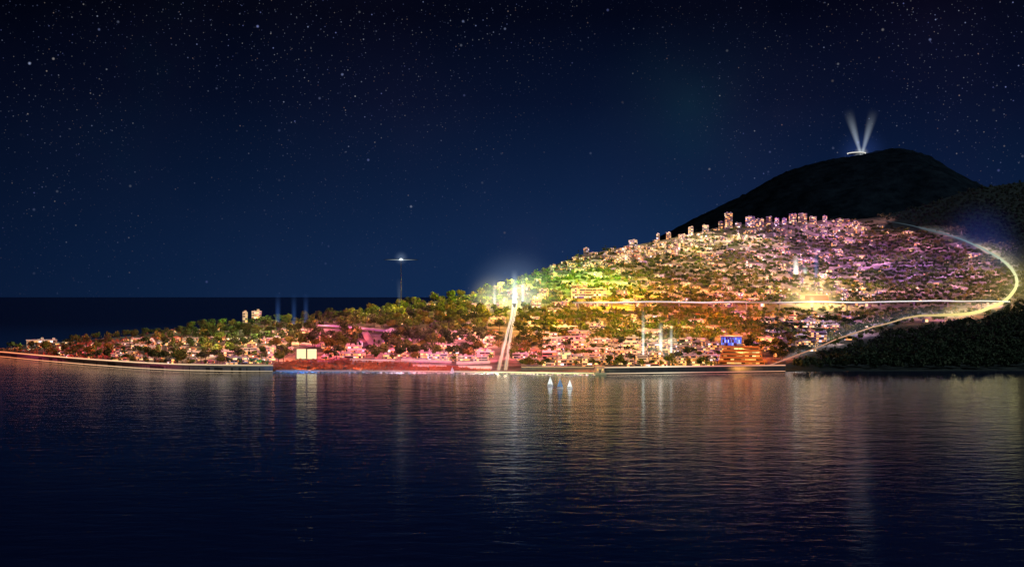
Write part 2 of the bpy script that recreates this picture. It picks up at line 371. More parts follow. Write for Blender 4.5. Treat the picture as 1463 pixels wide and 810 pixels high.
# ------------------------------------------------------------------ building prototypes
FH = 3.0
def building_geo(kind, w, d, floors, roof, seed, wallpane=.62):
    rr = random.Random(seed); parts = {}
    hgt = floors * FH; x0, x1, y0, y1 = -w / 2, w / 2, -d / 2, d / 2
    wl = Geo().box(x0, x1, y0, y1, -7, hgt)
    bal = kind in ('row', 'block', 'tower')
    for k in range(floors + 1):
        z = k * FH
        if bal and 0 < k < floors:
            wl.box(x0 + .3, x1 - .3, y0 - 1.3, y0 - .003, z - .22, z, True)
            wl.box(x0 + .3, x1 - .3, y0 - 1.42, y0 - 1.3, z - .22, z + .85, True)
        if bal and k == floors: wl.box(x0 + .1, x1 - .1, y0 - 1.0, y0 - .003, z - .3, z - .02, True)
    if bal:
        n = max(2, int(w // 9) + 1)
        for i in range(n):                                   # party walls between the balconies
            x = x0 + .45 + (w - .9) * i / (n - 1)
            wl.box(x - .14, x + .14, y0 - 1.25, y0 - .004, 0, hgt - .31)
    parts['wall'] = wl
    wins = []
    for k in range(floors):
        g = Geo(); z = k * FH; a, b = z + .7, z + 2.45
        ys_, xs_ = y0 - .03, w / 2 + .03; yb = y0 + (d // 3) * 3 - .6
        pts = [(-xs_, yb), (-xs_, ys_), (xs_, ys_), (xs_, yb)]
        g.v = [(px_, py_, zz) for px_, py_ in pts for zz in (a, b)]; g.f = [(0, 2, 3, 1), (2, 4, 5, 3), (4, 6, 7, 5)]
        wins.append(g)
    parts['window'] = wins
    rf = Geo()
    if roof == 'hip':
        e = .5; z = hgt + .003; t = hgt + 2.1; q = d / 2
        A, B, C, D = (x0 - e, y0 - e, z), (x1 + e, y0 - e, z), (x1 + e, y1 + e, z), (x0 - e, y1 + e, z); P, Q = (x0 + q, 0, t), (x1 - q, 0, t)
        if w - 2 * q < 1: P = (-.5, 0, t); Q = (.5, 0, t)
        rf.quad(A, B, Q, P); rf.quad(C, D, P, Q); rf.quad(B, C, Q); rf.quad(D, A, P); rf.quad(D, C, B, A)
    else:
        rf.box(x0 - .12, x1 + .12, y0 - .12, y1 + .12, hgt + .003, hgt + .2, True)
        for (a, b, c, e) in ((x0 - .1, x1 + .1, y0 - .1, y0 + .15), (x0 - .1, x1 + .1, y1 - .15, y1 + .1), (x0 - .1, x0 + .15, y0 + .16, y1 - .16), (x1 - .15, x1 + .1, y0 + .16, y1 - .16)):
            rf.box(a, b, c, e, hgt + .2, hgt + .95)
        for k in range(1 if w < 14 else 2):
            cx = rr.uniform(x0 + 2.5, x1 - 2.5); cy = rr.uniform(-.5, d / 2 - 2.2)
            rf.box(cx - 1.5, cx + 1.5, cy - 1.5, cy + 1.5, hgt + .19, hgt + 2.6 + rr.uniform(0, .5))
        for k in range(2):
            cx = rr.uniform(x0 + 1, x1 - 1); cy = rr.uniform(y0 + 1, 0)
            rf.box(cx - .5, cx + .5, cy - .5, cy + .5, hgt + .18, hgt + 1.7)
    parts['roof'] = rf
    return dict(kind=kind, w=w, d=d, floors=floors, roof=roof, parts=parts)
PROTO = []
def proto(kind, w, d, fl, roof, wall, win='window_warm', colour=''):
    p = building_geo(kind, w, d, fl, roof, len(PROTO) * 3 + 1)
    p['mats'] = dict(wall=wall, roof='roof_tile' if roof == 'hip' else 'roof_flat', window=win)
    p['colour'] = colour or {'wall_cream': 'cream', 'wall_white': 'white', 'wall_sand': 'sand coloured', 'wall_pink': 'pinkish'}[wall]
    PROTO.append(p); return p
for wall in ('wall_cream', 'wall_white', 'wall_sand', 'wall_pink'):
    proto('cottage', 9, 9, 1, 'flat', wall); proto('cottage', 12, 9, 2, 'hip', wall) ; proto('cottage', 9, 9, 2, 'flat', wall)
    proto('row', 21, 9, 2, 'flat', wall); proto('row', 27, 12, 3, 'flat', wall); proto('row', 33, 12, 2, 'flat', wall)
    proto('block', 15, 12, 4, 'flat', wall); proto('block', 18, 12, 5, 'flat', wall); proto('block', 12, 12, 3, 'flat', wall)
    proto('tower', 12, 12, 7, 'flat', wall)
NAMES = {'cottage': ('small_house', 'house'), 'row': ('terraced_building', 'terrace'), 'block': ('apartment_building', 'apartment block'), 'tower': ('tower_block', 'tower block')}
def bmeshes(p):
    if 'me' not in p:
        nm = NAMES[p['kind']][0]; M = p['mats']
        p['me'] = dict(wall=mesh(nm + '_wall', p['parts']['wall'], M['wall']), roof=mesh(nm + '_roof', p['parts']['roof'], M['roof']),
                       window=[mesh(nm + '_window', g, M['window']) for g in p['parts']['window']])
    return p['me']
def place_building(p, loc, rz, label, group, scale=1.0, name=None, cat=None):
    nm, c = NAMES[p['kind']]
    t = thing(name or nm, label, cat or c, loc, rz, group); t.scale = (scale, scale, scale)
    me = bmeshes(p)
    obj('wall', me['wall'], t); obj('roof', me['roof'], t)
    for w in me['window']: obj('window', w, t)
    return t

# ------------------------------------------------------------------ landmark things, with the room they take up in the photo
KEEP = []         # (u0, u1, v0, v1): nothing of the general town is set here
def facing(u): return -math.atan((u - UC) / F)
def landmark(kind, u, v, wpx, hpx, wall, label, win='window_warm', roof='flat', group=None, depth=12, name=None, cat=None, colour='x', rz=None):
    P = ground(u, v); s = F / P.y
    w = max(6, round(wpx / s / 3) * 3); fl = max(1, round(hpx / s / FH))
    p = building_geo(kind, w, depth, fl, roof, int(u)); p['mats'] = dict(wall=wall, roof='roof_tile' if roof == 'hip' else 'roof_flat', window=win); p['colour'] = colour
    P.y += depth / 2 + 2
    KEEP.append((u - wpx / 2 - 1, u + wpx / 2 + 1, v - hpx * .6, v + 5.5))
    return place_building(p, P, facing(u) if rz is None else rz, label, group, 1, name, cat)

landmark('row', 56, 493.5, 42, 9, 'wall_cream', 'long cream floodlit hall alone at the thin tip of the peninsula', depth=9)
landmark('block', 348, 463, 8, 16, 'wall_cream', 'narrow pale tower at the left of a pair above dark ridge trees', name='tower_block', cat='tower block')
landmark('block', 364.5, 462, 15, 19, 'wall_cream', 'wide pale tower at the right of a pair above dark ridge trees', name='tower_block', cat='tower block')
def stepped_building():
    P = ground(1062, 521.5); t = thing('stepped_apartment_building', 'wide orange lit apartment block stepping inwards, above the sea wall', 'apartment block', (P.x, P.y + 8, P.z), facing(1062))
    s = F / P.y; w0 = 66 / s; fl = 5; KEEP.append((1030, 1096, 503, 527))
    wl = Geo()
    for k in range(fl):
        w = w0 - k * 2.2; z = k * FH; y0 = -7 + k * .9
        wl.box(-w / 2, w / 2, y0, 7 - .01 * k, z if k else -6, z + FH - .002)
        wl.box(-w / 2 + .2, w / 2 - .2, y0 - 1.1, y0 - .003, z + FH - .25, z + FH - .03, True)
        wl.box(-w / 2 + .2, w / 2 - .2, y0 - 1.2, y0 - 1.1, z + FH - .25, z + FH + .75, True)
        g = Geo()
        hw = w / 2 - .8; g.quad((-hw, y0 - .03, z + 1.0), (hw, y0 - .03, z + 1.0), (hw, y0 - .03, z + 2.1), (-hw, y0 - .03, z + 2.1))
        obj('window', mesh('stepped_window', g, 'window_orange'), t)
    obj('wall', mesh('stepped_wall', wl, 'orange_wall'), t)
    rf = Geo().box(-w0 / 2 + 5, w0 / 2 - 5, -3, 6.9, fl * FH, fl * FH + .4); rf.box(-4, 1, 0, 4, fl * FH + .4, fl * FH + 2.6)
    obj('roof', mesh('stepped_roof', rf, 'roof_flat'), t)
stepped_building()
def blue_building():
    P = ground(1047, 494); t = thing('glass_hall', 'glass hall with blue lit vertical fins behind the orange block', 'hall', (P.x, P.y + 8, P.z), facing(1047))
    w = 30 / (F / P.y); h = 13 / (F / P.y); KEEP.append((1029, 1065, 481, 497)); KEEP.append((1031, 1063, 494, 500))
    obj('wall', mesh('hall_wall', Geo().box(-w / 2, w / 2, -6, 6, -5, h), 'dark_stone'), t)
    n = int(w // 1.5)
    for i in range(n):
        c = -n * .75 + .75 + 1.5 * i; obj('window', mesh('hall_window', Geo().quad((c - .5, -6.03, .6), (c + .5, -6.03, .6), (c + .5, -6.03, h - .6), (c - .5, -6.03, h - .6)), 'window_blue'), t)
    r = Geo().box(-w / 2 - .4, w / 2 + .4, -6.8, 6.4, h + .003, h + .5, True); obj('roof', mesh('hall_roof', r, 'steel'), t)
    for i in range(n + 1):
        c = -n * .75 + 1.5 * i; obj('fin', mesh('hall_fin', Geo().box(c - .15, c + .15, -6.75, -6.002, 0, h - .002), 'steel'), t)
blue_building()
landmark('row', 842, 427, 52, 13, 'wall_cream', 'long cream apartment terrace above the start of the white light line', depth=12)
landmark('row', 905, 491, 17, 11, 'wall_cream', 'small yellow lit terrace amid dark trees beside the teal light beams', win='window_orange')
landmark('row', 785, 513, 20, 10, 'wall_pink', 'magenta pink terrace behind the dark breakwater and the sailing boats', win='window_warm')
def red_hall():
    P = ground(1169, 435); t = thing('red_fronted_hall', 'low hall with a glowing red front on the white light line', 'hall', (P.x, P.y + 6, P.z), facing(1169))
    w = 33 / (F / P.y); h = 13; KEEP.append((1148, 1190, 421, 441))
    obj('wall', mesh('red_hall_wall', Geo().box(-w / 2, w / 2, -6, 6, -5, h), 'wall_sand'), t)
    obj('front_panel', mesh('red_hall_panel', Geo().box(-w / 2 + .3, w / 2 - .3, -6.25, -6.003, h * .45, h - .3, True), MATS.get('red_lit') or emit_mat('red_lit', (1, .16, .07), .55)), t)
    for i in range(int(w // 3)):
        c = -w / 2 + 2.5 + 3 * i; obj('window', mesh('red_hall_window', Geo().quad((c - 1, -6.03, .8), (c + 1, -6.03, .8), (c + 1, -6.03, h * .38), (c - 1, -6.03, h * .38)), 'window_orange'), t)
    obj('roof', mesh('red_hall_roof', Geo().box(-w / 2 - .3, w / 2 + .3, -6.4, 6.3, h + .003, h + .5, True), 'roof_flat'), t)
red_hall()
# skyline of the upper town, left to right: (u, base row, width, height, floors by height, what singles it out)
SKY = [(838, 360, 7, 9, 'slim tower, leftmost of the skyline row, above the lower slope'),
       (905, 349, 12, 8, 'broad block rising above the pale hillside terraces'),
       (941, 344, 5, 10, 'slim tower standing alone left of the hilltop group'),
       (956, 342, 6, 9, 'short tower second on the left end of the hilltop skyline'),
       (988, 336, 7, 12, 'tower just left of the green treed hilltop slope'),
       (1009, 331, 8, 9, 'low tower above the green treed hilltop slope'),
       (1031, 326, 7, 8, 'low block at the left foot of the tallest tower'),
       (1042, 327, 11, 23, 'tallest tower of the hilltop skyline'),
       (1056, 325, 9, 7, 'low block at the right foot of the tallest tower'),
       (1073, 325, 12, 15, 'wide block, first beyond the tallest tower'),
       (1086, 324, 12, 11, 'wide low block, second beyond the tallest tower'),
       (1100, 323, 8, 12, 'narrow block, third beyond the tallest tower'),
       (1111, 323, 7, 10, 'narrow low block, fourth beyond the tallest tower'),
       (1122, 321, 7, 8, 'small block, fifth beyond the tallest tower'),
       (1134, 321, 11, 15, 'left one of twin broad towers mid skyline'),
       (1148, 320, 13, 15, 'right one of twin broad towers mid skyline'),
       (1163, 320, 11, 10, 'low broad block right of the twin broad towers'),
       (1180, 319, 7, 11, 'small tower with dark trees both sides near skyline end'),
       (1200, 326, 9, 13, 'golden lit tower, last of the skyline towards the mountain'),
       (1224, 333, 7, 16, 'slim tower at the start of the glowing loop rim')]
for i, (u, v, w, h, lab) in enumerate(SKY):
    landmark('tower' if h > 11 else 'block', u, v, w, h, ('wall_cream', 'wall_white', 'wall_cream', 'wall_sand')[i % 4],
             ('pale ' if not lab.startswith('golden') else '') + lab, win='window_orange' if lab.startswith('golden') else 'window_warm', group='skyline towers on the hilltop', depth=12)
    KEEP.pop(); KEEP.append((u - w / 2 - 1, u + w / 2 + 1, v - h * .5, v + 3))

# twin lit panels on the shore bank
for u, lab in ((430.5, 'pale yellow lit billboard, left one of the pair above the red bank'), (445.7, 'pale yellow lit billboard, right one of the pair above the red bank')):
    P = ground(u, 514.5); s = F / P.y; w, h = 13 / s, 14 / s
    t = thing('lit_billboard', lab, 'billboard', P, facing(u), 'pair of lit billboards')
    obj('panel', mesh('billboard_panel', Geo().box(-w / 2, w / 2, -.15, .15, .9, .9 + h, True), 'panel_cream'), t)
    fr = Geo().box(-w / 2 - .3, w / 2 + .3, -.2, .3, .55, .897, True); fr.box(-w / 2 - .3, w / 2 + .3, -.2, .3, .903 + h, 1.2 + h, True); fr.box(-w / 2 - .3, -w / 2 - .003, -.2, .3, .9, .9 + h); fr.box(w / 2 + .003, w / 2 + .3, -.2, .3, .9, .9 + h)
    obj('frame', mesh('billboard_frame', fr, 'dark_steel'), t)
    for sx in (-1, 1): obj('leg', mesh('billboard_leg', Geo().tube([(sx * w * .35, .1, -2), (sx * w * .35, .1, .545)], .25, 8), 'dark_steel'), t)
KEEP.append((420, 458, 496, 520))

# ------------------------------------------------------------------ lines of light and sea walls
def ribbon_pts(us, vs, step=6.0, lift=3.0, lift0=None):
    us = np.array(us, float); vs = np.array(vs, float)
    d = np.concatenate([[0], np.cumsum(np.hypot(np.diff(us), np.diff(vs)))]); q = np.arange(0, d[-1], step)
    uu = np.interp(q, d, us); vv = np.interp(q, d, vs)
    k = np.array([1, 2, 3, 2, 1]) / 9
    if len(uu) > 10:
        pu = np.convolve(np.pad(uu, 2, 'edge'), k, 'valid'); pv = np.convolve(np.pad(vv, 2, 'edge'), k, 'valid')
        pu[:2], pv[:2] = uu[:2], vv[:2]; pu[-2:], pv[-2:] = uu[-2:], vv[-2:]; uu, vv = pu, pv
    P = [ground(a, b) + Vector((0, 0, lift if lift0 is None else lift0 + (lift - lift0) * min(1, i / 25))) for i, (a, b) in enumerate(zip(uu, vv))]
    for _ in range(2):
        P = [P[0]] + [(P[i - 1] + P[i] * 2 + P[i + 1]) / 4 for i in range(1, len(P) - 1)] + [P[-1]]
    return P, q / d[-1]
def ramp_emit(name, stops, strengths):
    """light tube whose lamps change colour along its length"""
    m, nt, out = new_mat(name)
    at = N(nt, 'Attribute'); at.attribute_name = 'along'
    c = ramp(nt, at.outputs['Fac'], stops); st = ramp(nt, at.outputs['Fac'], [(p, (s, s, s)) for p, s in strengths])
    e = N(nt, 'Emission'); L(nt, c, e.inputs[0]); L(nt, math_node(nt, 'MULTIPLY', st, 4.0), e.inputs[1]); L(nt, e.outputs[0], out.inputs[0]); return m
def tube_mesh(name, P, q, r, mat, n=8):
    me = mesh(name, Geo().tube(P, r, n), mat)
    at = me.attributes.new('along', 'FLOAT', 'POINT'); at.data.foreach_set('value', np.repeat(np.asarray(q), n).astype(np.float32)); return me
lu = [1100, 1124, 1150, 1200, 1245, 1290, 1315, 1340, 1370, 1400, 1420, 1437, 1449, 1455, 1452, 1444, 1432, 1412, 1380, 1340, 1300, 1268, 1245]
lv = [528.5, 521, 513, 495, 480, 467, 463, 462, 462, 456, 448, 440, 428, 414, 402, 391, 380, 367, 351, 339, 328, 322, 319]
P, q = ribbon_pts(lu, lv, 5, 9, 4)
t = thing('light_loop', 'glowing yellow and white band of light looping round the wooded end of the hill', 'light band')
warm = (1, .78, .34)
lm = ramp_emit('loop_light', [(0, (1, .42, .28)), (.25, (1, .62, .34)), (.45, (1, .84, .3)), (.58, (1, .9, .34)), (.68, (.85, .95, .6)), (.78, (.45, .7, .8)), (1, (.3, .45, .6))],
               [(0, .13), (.2, .14), (.4, .18), (.5, .29), (.6, .27), (.7, .13), (.8, .07), (.9, .035), (1, .006)])
rad = [float(np.interp(a, [0, .3, .5, .65, .8, 1], [.5, .7, 2.1, 2.0, .9, .5])) for a in q]
obj('light_tube', tube_mesh('loop_tube', P, q, rad, lm), t)
i0, i1 = int(len(P) * .40), int(len(P) * .76)
HALOS = [((i0, i1), r_, (1, .85, .35),   .007 / r_ ** .55 * k_) for r_, k_ in ((4, 1), (6.5, .7), (9.5, .5), (13, .35), (17, .22))]
HALOS += [((4, int(len(P) * .9)), r_, (.75, .78, .8), .001 * k_) for r_, k_ in ((3, 1), (5, .6), (8, .35), (12, .2))]
for (a, b), rr_, c, s in HALOS:
    obj('bloom_halo', mesh('loop_halo', Geo().tube(P[a:b], [rr_ * min(1, .25 + .15 * min(k, b - a - 1 - k)) for k in range(b - a)], 12), volume_mat('loop_halo', c, lambda nt, x, y, z, s=s: s)), t)  # nested emitting shells imitate bloom round the tube

for uu_, vv_, hr, hc, hs in ((1392, 352, 85, (.1, .17, 1), .0008), (1448, 425, 70, (.9, .75, .25), .0022), (1420, 384, 60, (.3, .4, 1), .0012)):
    hb = obj('bloom_halo', mesh('loop_glow', Geo().lathe([(hr * math.sin(math.pi * k / 12) + .01, -hr * math.cos(math.pi * k / 12)) for k in range(13)], 20), volume_mat('loop_glow', hc, ball_expr(hr, hs))), t)  # emitting balls imitate a wider glow over the loop
    hb.location = ground(uu_, vv_) + Vector((0, -20, 8))

def line_thing(name, label, cat, us, vs, lift, deck_w, deck_h, deckmat, lightmat, r, pier=None, step=8):
    P, q = ribbon_pts(us, vs, step, lift); t = thing(name, label, cat)
    dk = Geo()
    for a, b in zip(P[:-1], P[1:]):
        n = Vector((-(b - a).y, (b - a).x, 0)).normalized() * deck_w / 2
        dk.quad(a - n, b - n, b + n, a + n)
        for sgn in (1, -1):
            z = Vector((0, 0, deck_h)); dk.quad(*((a - n - z, b - n - z, b - n, a - n) if sgn > 0 else (b + n - z, a + n - z, a + n, b + n)))
        z = Vector((0, 0, deck_h)); dk.quad(a + n - z, b + n - z, b - n - z, a - n - z)
    obj('deck', mesh(name + '_deck', dk, deckmat), t)
    if lightmat is not None:
        Q = []
        for i, p in enumerate(P):
            d = P[min(i + 1, len(P) - 1)] - P[max(i - 1, 0)]; n = Vector((d.y, -d.x, 0)).normalized()
            Q.append(p + n * (deck_w / 2 + r * .2) + Vector((0, 0, r)))
        obj('light_strip', tube_mesh(name + '_light', Q, q, r, lightmat, 6), t)
    if pier:
        for p in P[1::pier]: obj('pier', mesh(name + '_pier', Geo().tube([p - Vector((0, 0, lift + 4)), p - Vector((0, 0, deck_h + .003))], .8, 8), deckmat), t)
    return t
wl_mat = ramp_emit('line_light', [(0, (1, .98, .85)), (.15, (.9, .97, 1)), (.38, (.95, .9, 1)), (.55, (1, .97, .75)), (.7, (.95, 1, 1)), (1, (1, 1, .8))],
                   [(0, .06), (.06, .3), (.2, .22), (.3, .3), (.37, .2), (.4, .05), (.45, .05), (.48, .24), (.57, .45), (.7, .26), (.82, .32), (.9, .24), (1, .36)])
line_thing('lit_viaduct', 'long straight elevated roadway glowing white across the wooded hillside', 'viaduct', [818, 1000, 1200, 1446], [445, 444, 443, 442], 10, 6, 1.0, 'concrete', wl_mat, .62, pier=6)
KEEP.append((815, 1448, 440.5, 446))
line_thing('elevated_road', 'pale grey elevated road below the rows of golden green trees', 'road', [445, 500, 560, 640], [468, 472, 477, 479], 4, 6, 1.6, 'wall_white', None, 0, pier=5)
KEEP.append((445, 640, 470.5, 477.5))

def sea_wall(label, u0, u1, hgt, lightmat, openings, wallmat='concrete'):
    us = np.arange(u0, u1 + 1, 5.0); t = thing('sea_wall', label, 'sea wall'); wl = Geo(); top = []
    def pt(u, dy, z):
        Y = float(shore_depth(u)) - 2 + dy; return Vector(((u - UC) / F * Y, Y, z))
    for a, b in zip(us[:-1], us[1:]):
        wl.quad(pt(a, -1.2, -2), pt(b, -1.2, -2), pt(b, 0, hgt), pt(a, 0, hgt)); wl.quad(pt(a, 0, hgt), pt(b, 0, hgt), pt(b, 7, hgt), pt(a, 7, hgt)); wl.quad(pt(b, 7, -2), pt(a, 7, -2), pt(a, 7, hgt), pt(b, 7, hgt))
        wl.quad(pt(a, -.1, hgt + .003), pt(b, -.1, hgt + .003), pt(b, -.1, hgt + .9), pt(a, -.1, hgt + .9)); wl.quad(pt(b, .3, hgt + .003), pt(a, .3, hgt + .003), pt(a, .3, hgt + .9), pt(b, .3, hgt + .9)); wl.quad(pt(a, -.1, hgt + .9), pt(b, -.1, hgt + .9), pt(b, .3, hgt + .9), pt(a, .3, hgt + .9))
    obj('wall', mesh('sea_wall', wl, wallmat), t)
    for a, b in openings:
        g = Geo(); f = lambda u, z: pt(u, -1.2 + 1.2 * (z + 2) / (hgt + 2) - .06, z)
        g.quad(f(a, -.5), f(b, -.5), f(b, hgt * .72), f(a, hgt * .72)); obj('opening_shade', mesh('sea_wall_opening_shade', g, 'dark_stone'), t)  # flat dark panel paints the shade inside an opening
    P = [pt(u, -.3, hgt + .55) for u in us]; q = np.linspace(0, 1, len(us))
    obj('light_strip', tube_mesh('sea_wall_light', P, q, .5, lightmat, 6), t); obj('foot_fill_strip', tube_mesh('sea_wall_foot_fill', [pt(u, -1.5, .9) for u in us], q, .28, lightmat, 6), t)  # the strip at the foot is added to brighten the wall face
sm1 = ramp_emit('shore_light_red', [(0, (1, .2, .1)), (.2, (1, .32, .14)), (.5, (1, .62, .36)), (1, (1, .8, .5))], [(0, .34), (.3, .36), (.6, .28), (1, .14)])
sea_wall('sea wall with a red to cream light strip along the peninsula tip', -60, 392, 5.0, sm1,
         [(16, 24), (55, 60), (70, 75), (82, 89), (119, 139), (154, 165), (175, 210), (214, 234), (238, 262), (270, 300), (306, 318), (330, 345), (352, 372)])
sm2 = ramp_emit('shore_light_pink', [(0, (1, .7, .45)), (.35, (1, .85, .6)), (.6, (1, .35, .3)), (1, (1, .5, .3))], [(0, .2), (.35, .36), (.6, .2), (1, .22)])
sea_wall('dark sea wall with pink light strip below the orange block and teal beams', 862, 1125, 5.0, sm2, [(870, 900), (905, 940), (990, 1040), (1050, 1090)], 'dark_stone')

# long low promenade walls on the shore
for i, (u0, u1, v, lab) in enumerate(((500, 570, 518.5, 'long pale promenade terrace above the red bank, left of three in the upper row'), (573, 648, 517.5, 'long pale promenade terrace above the red bank, middle of the upper row'), (652, 704, 519, 'long pale promenade terrace beside the lit stairway foot, upper row'),
                                      (590, 640, 525.5, 'low pale promenade wall left of the white quay sail'), (655, 706, 526.5, 'low pale promenade wall between the white quay sail and the lit stairway'), (745, 850, 529, 'low dark breakwater wall behind the sailing boats'))):
    P0, _ = ribbon_pts([u0, u1], [v, v], 8, 0); t = thing('promenade_wall' if i < 5 else 'breakwater', lab, 'wall'); w = Geo(); r_ = Geo(); hh = 2.2 if i < 5 else 3
    for a, b in zip(P0[:-1], P0[1:]):
        n = Vector((0, 1.0, 0)); dn = Vector((0, 0, 3)); up = Vector((0, 0, hh))
        w.quad(a - dn, b - dn, b + up, a + up); w.quad(a + up, b + up, b + up + n, a + up + n); w.quad(b - dn + n, a - dn + n, a + up + n, b + up + n)
        r_.tube([a + up + Vector((0, .5, 1)), b + up + Vector((0, .5, 1))], .12, 5); r_.tube([a + up + Vector((0, .5, 0)), a + up + Vector((0, .5, 1))], .07, 5)
    obj('wall', mesh('promenade_wall', w, 'wall_white' if i < 5 else 'dark_stone'), t); obj('railing', mesh('promenade_railing', r_, 'steel'), t)
    if i < 6: obj('light_strip', mesh('promenade_light', Geo().tube([p + Vector((0, -.3, hh - .3)) for p in P0], .22, 6), 'promenade_light' if i < 5 else 'quay_light'), t)
KEEP.append((498, 745, 516.5, 536)); KEEP.append((740, 866, 525, 536))

us_ = np.arange(394, 852, 6.0); wf = [Vector(((a - UC) / F * (float(shore_depth(a)) - 1.2), float(shore_depth(a)) - 1.2, 1.1)) for a in us_]
t = thing('quay_light_strip', 'thin warm light strip running along the waterline under the red bank and promenade', 'light strip')
wm = ramp_emit('waterline_light', [(0, (.5, .6, 1)), (.15, (1, .6, .5)), (.5, (1, .75, .6)), (.75, (1, .95, .6)), (1, (.9, 1, .55))], [(0, .08), (.3, .12), (.6, .2), (.85, .3), (1, .2)])
obj('light_tube', tube_mesh('waterline_tube', wf, np.linspace(0, 1, len(wf)), .32, wm, 6), t); kb = Geo()
for a, b in zip(wf[:-1], wf[1:]): kb.quad(*(p + Vector((0, dy, dz)) for p, dy, dz in ((a, .33, -3), (b, .33, -3), (b, .33, .5), (a, .33, .5)))); kb.quad(*(p + Vector((0, dy, .5)) for p, dy in ((a, .33), (b, .33), (b, 1.6), (a, 1.6))))
obj('kerb', mesh('waterline_kerb', kb, 'concrete'), t)

# pier head at the end of the breakwater
Yp = 880.0; s = F / Yp
t = thing('pier_house', 'square pinkish block house at the end of the breakwater', 'pier house', ((857 - UC) / F * Yp, Yp, 0))
obj('quay', mesh('pier_quay', Geo().box(-4.6, 4.6, -4, 30, -3, 1.6), 'concrete'), t)
obj('wall', mesh('pier_wall', Geo().box(-3.3, 3.3, -3, 4, 1.603, 6.3), 'wall_pink'), t)
obj('roof', mesh('pier_roof', Geo().box(-3.6, 3.6, -3.3, 4.3, 6.303, 6.7, True), 'wall_sand'), t)
obj('door', mesh('pier_door', Geo().box(-.7, .7, -3.06, -3.003, 1.61, 3.9), 'dark_stone'), t)
for sx in (-1, 1): obj('window', mesh('pier_window', Geo().box(sx * 2 - .5, sx * 2 + .5, -3.05, -3.003, 3.2, 4.6), 'window_orange'), t)

# twin lit stairways running down the hill
def stairway(label, us, vs, w):
    P, q = ribbon_pts(us, vs, 1.5, .8); t = thing('lit_stairway', label, 'stairway', group='twin lit stairways'); st = Geo()
    for a, b in zip(P[:-1], P[1:]):
        n = Vector((w / 2, 0, 0)); z0 = min(a.z, b.z); z1 = max(a.z, b.z)
        st.quad(a - n, a + n, Vector((a.x, a.y, b.z)) + n, Vector((a.x, a.y, b.z)) - n)
        A, B = Vector((a.x, a.y, b.z)), b
        st.quad(A - n, A + n, B + n, B - n)
        for sg in (1, -1):
            st.quad(*[v_ + n * sg for v_ in ((A - Vector((0, 0, 6)), B - Vector((0, 0, 6)), B, A) if sg > 0 else (B - Vector((0, 0, 6)), A - Vector((0, 0, 6)), A, B))])
    obj('steps', mesh('stairway_steps', st, 'wall_white'), t)
    for sg in (1, -1):
        obj('light_strip', tube_mesh('stairway_light', [p + Vector((sg * w / 2, -.2, .6)) for p in P], q, .26, stair_mat, 6), t)
    obj('bloom_halo', mesh('stairway_halo', Geo().tube([p + Vector((0, 0, 1)) for p in P], w * 1.1, 10), volume_mat('stair_halo', (1, .85, .55), lambda nt, x, y, z: .03)), t)  # emitting sleeve imitates bloom along the stair lights
    for a, b in zip(us, vs): pass
stair_mat = ramp_emit('stair_light', [(0, (1, .72, .4)), (.4, (1, .9, .7)), (1, (1, .95, .85))], [(0, .2), (.5, .24), (1, .36)])
stairway('left one of two lit stairways joining at the top under the central light beams', [712.5, 718, 724, 730, 734], [529.5, 505, 482, 458, 433], 1.5)
stairway('right one of two lit stairways joining at the top under the central light beams', [722.5, 726, 730, 734, 738], [529.5, 505, 480, 457, 433], 1.5)
def near_stairs(u, v): return 428 < v < 534 and abs(u - np.interp(v, [432, 480, 532], [736, 727, 717.5])) < np.interp(v, [432, 532], [7, 10])
# stepped street
P, q = ribbon_pts([541, 533, 526, 520], [507, 494, 483, 475], 1.5, .8)
t = thing('stepped_street', 'pale stepped street climbing between dark trees to the elevated road', 'stairway'); st = Geo()
for a, b in zip(P[:-1], P[1:]):
    n = Vector((3.2, 0, 0)); A = Vector((a.x, a.y, b.z)); st.quad(a - n, a + n, A + n, A - n); st.quad(A - n, A + n, b + n, b - n)
obj('steps', mesh('street_steps', st, 'wall_sand'), t)
for sg in (1, -1):
    g = Geo()
    for a, b in zip(P[:-1], P[1:]):
        x = Vector((sg * 3.4, 0, 0)); z = Vector((0, 0, 1.1)); d = Vector((0, 0, 5)); k = Vector((.3 * sg, 0, 0))
        g.quad(a + x - d, b + x - d, b + x + z, a + x + z); g.quad(a + x + z, b + x + z, b + x + z + k, a + x + z + k); g.quad(a + x + k - d, a + x - d, a + x + z, a + x + z + k)
    obj('side_wall', mesh('street_side_wall', g, 'wall_cream'), t)
KEEP.append((519, 543, 478, 505))

# ------------------------------------------------------------------ searchlights with their beams
def searchlight(label, base, length, r0, r1, color, strength, power, tilt=(0, 0), group='searchlights with upright beams', halo=None):
    t = thing('searchlight', label, 'searchlight', base, 0, group)
    obj('housing', mesh('searchlight_housing', Geo().lathe([(r0 * .5, -3), (r0 * .5, .2), (r0 * .75, .6), (r0 * .8, 1.8), (r0 * .68, 1.85)], 14), 'dark_steel'), t)
    ln = obj('lens', mesh('searchlight_lens', Geo().lathe([(r0 * .66, 1.853), (r0 * .5, 1.95), (.05, 2.0)], 14), emit_mat('lens_light', color, 2)), t)
    b = obj('light_beam', mesh('light_beam', Geo().lathe([(r0, 2.01), (r1, length)], 18), volume_mat('light_beam', color, beam_expr(length, r0, r1, strength, power))), t)
    b.rotation_euler = (tilt[0], tilt[1], 0)
    if halo:
        hr, hc, hs = halo
        hh = obj('bloom_halo', mesh('bloom_halo', Geo().lathe([(hr * math.sin(math.pi * k / 12) + .01, -hr * math.cos(math.pi * k / 12)) for k in range(13)], 20), volume_mat('bloom_halo', hc, ball_expr(hr, hs))), t)  # emitting ball imitates bloom round the lens
        hh.location = (0, 0, 6)
    return t
def px(P): return P.y / F
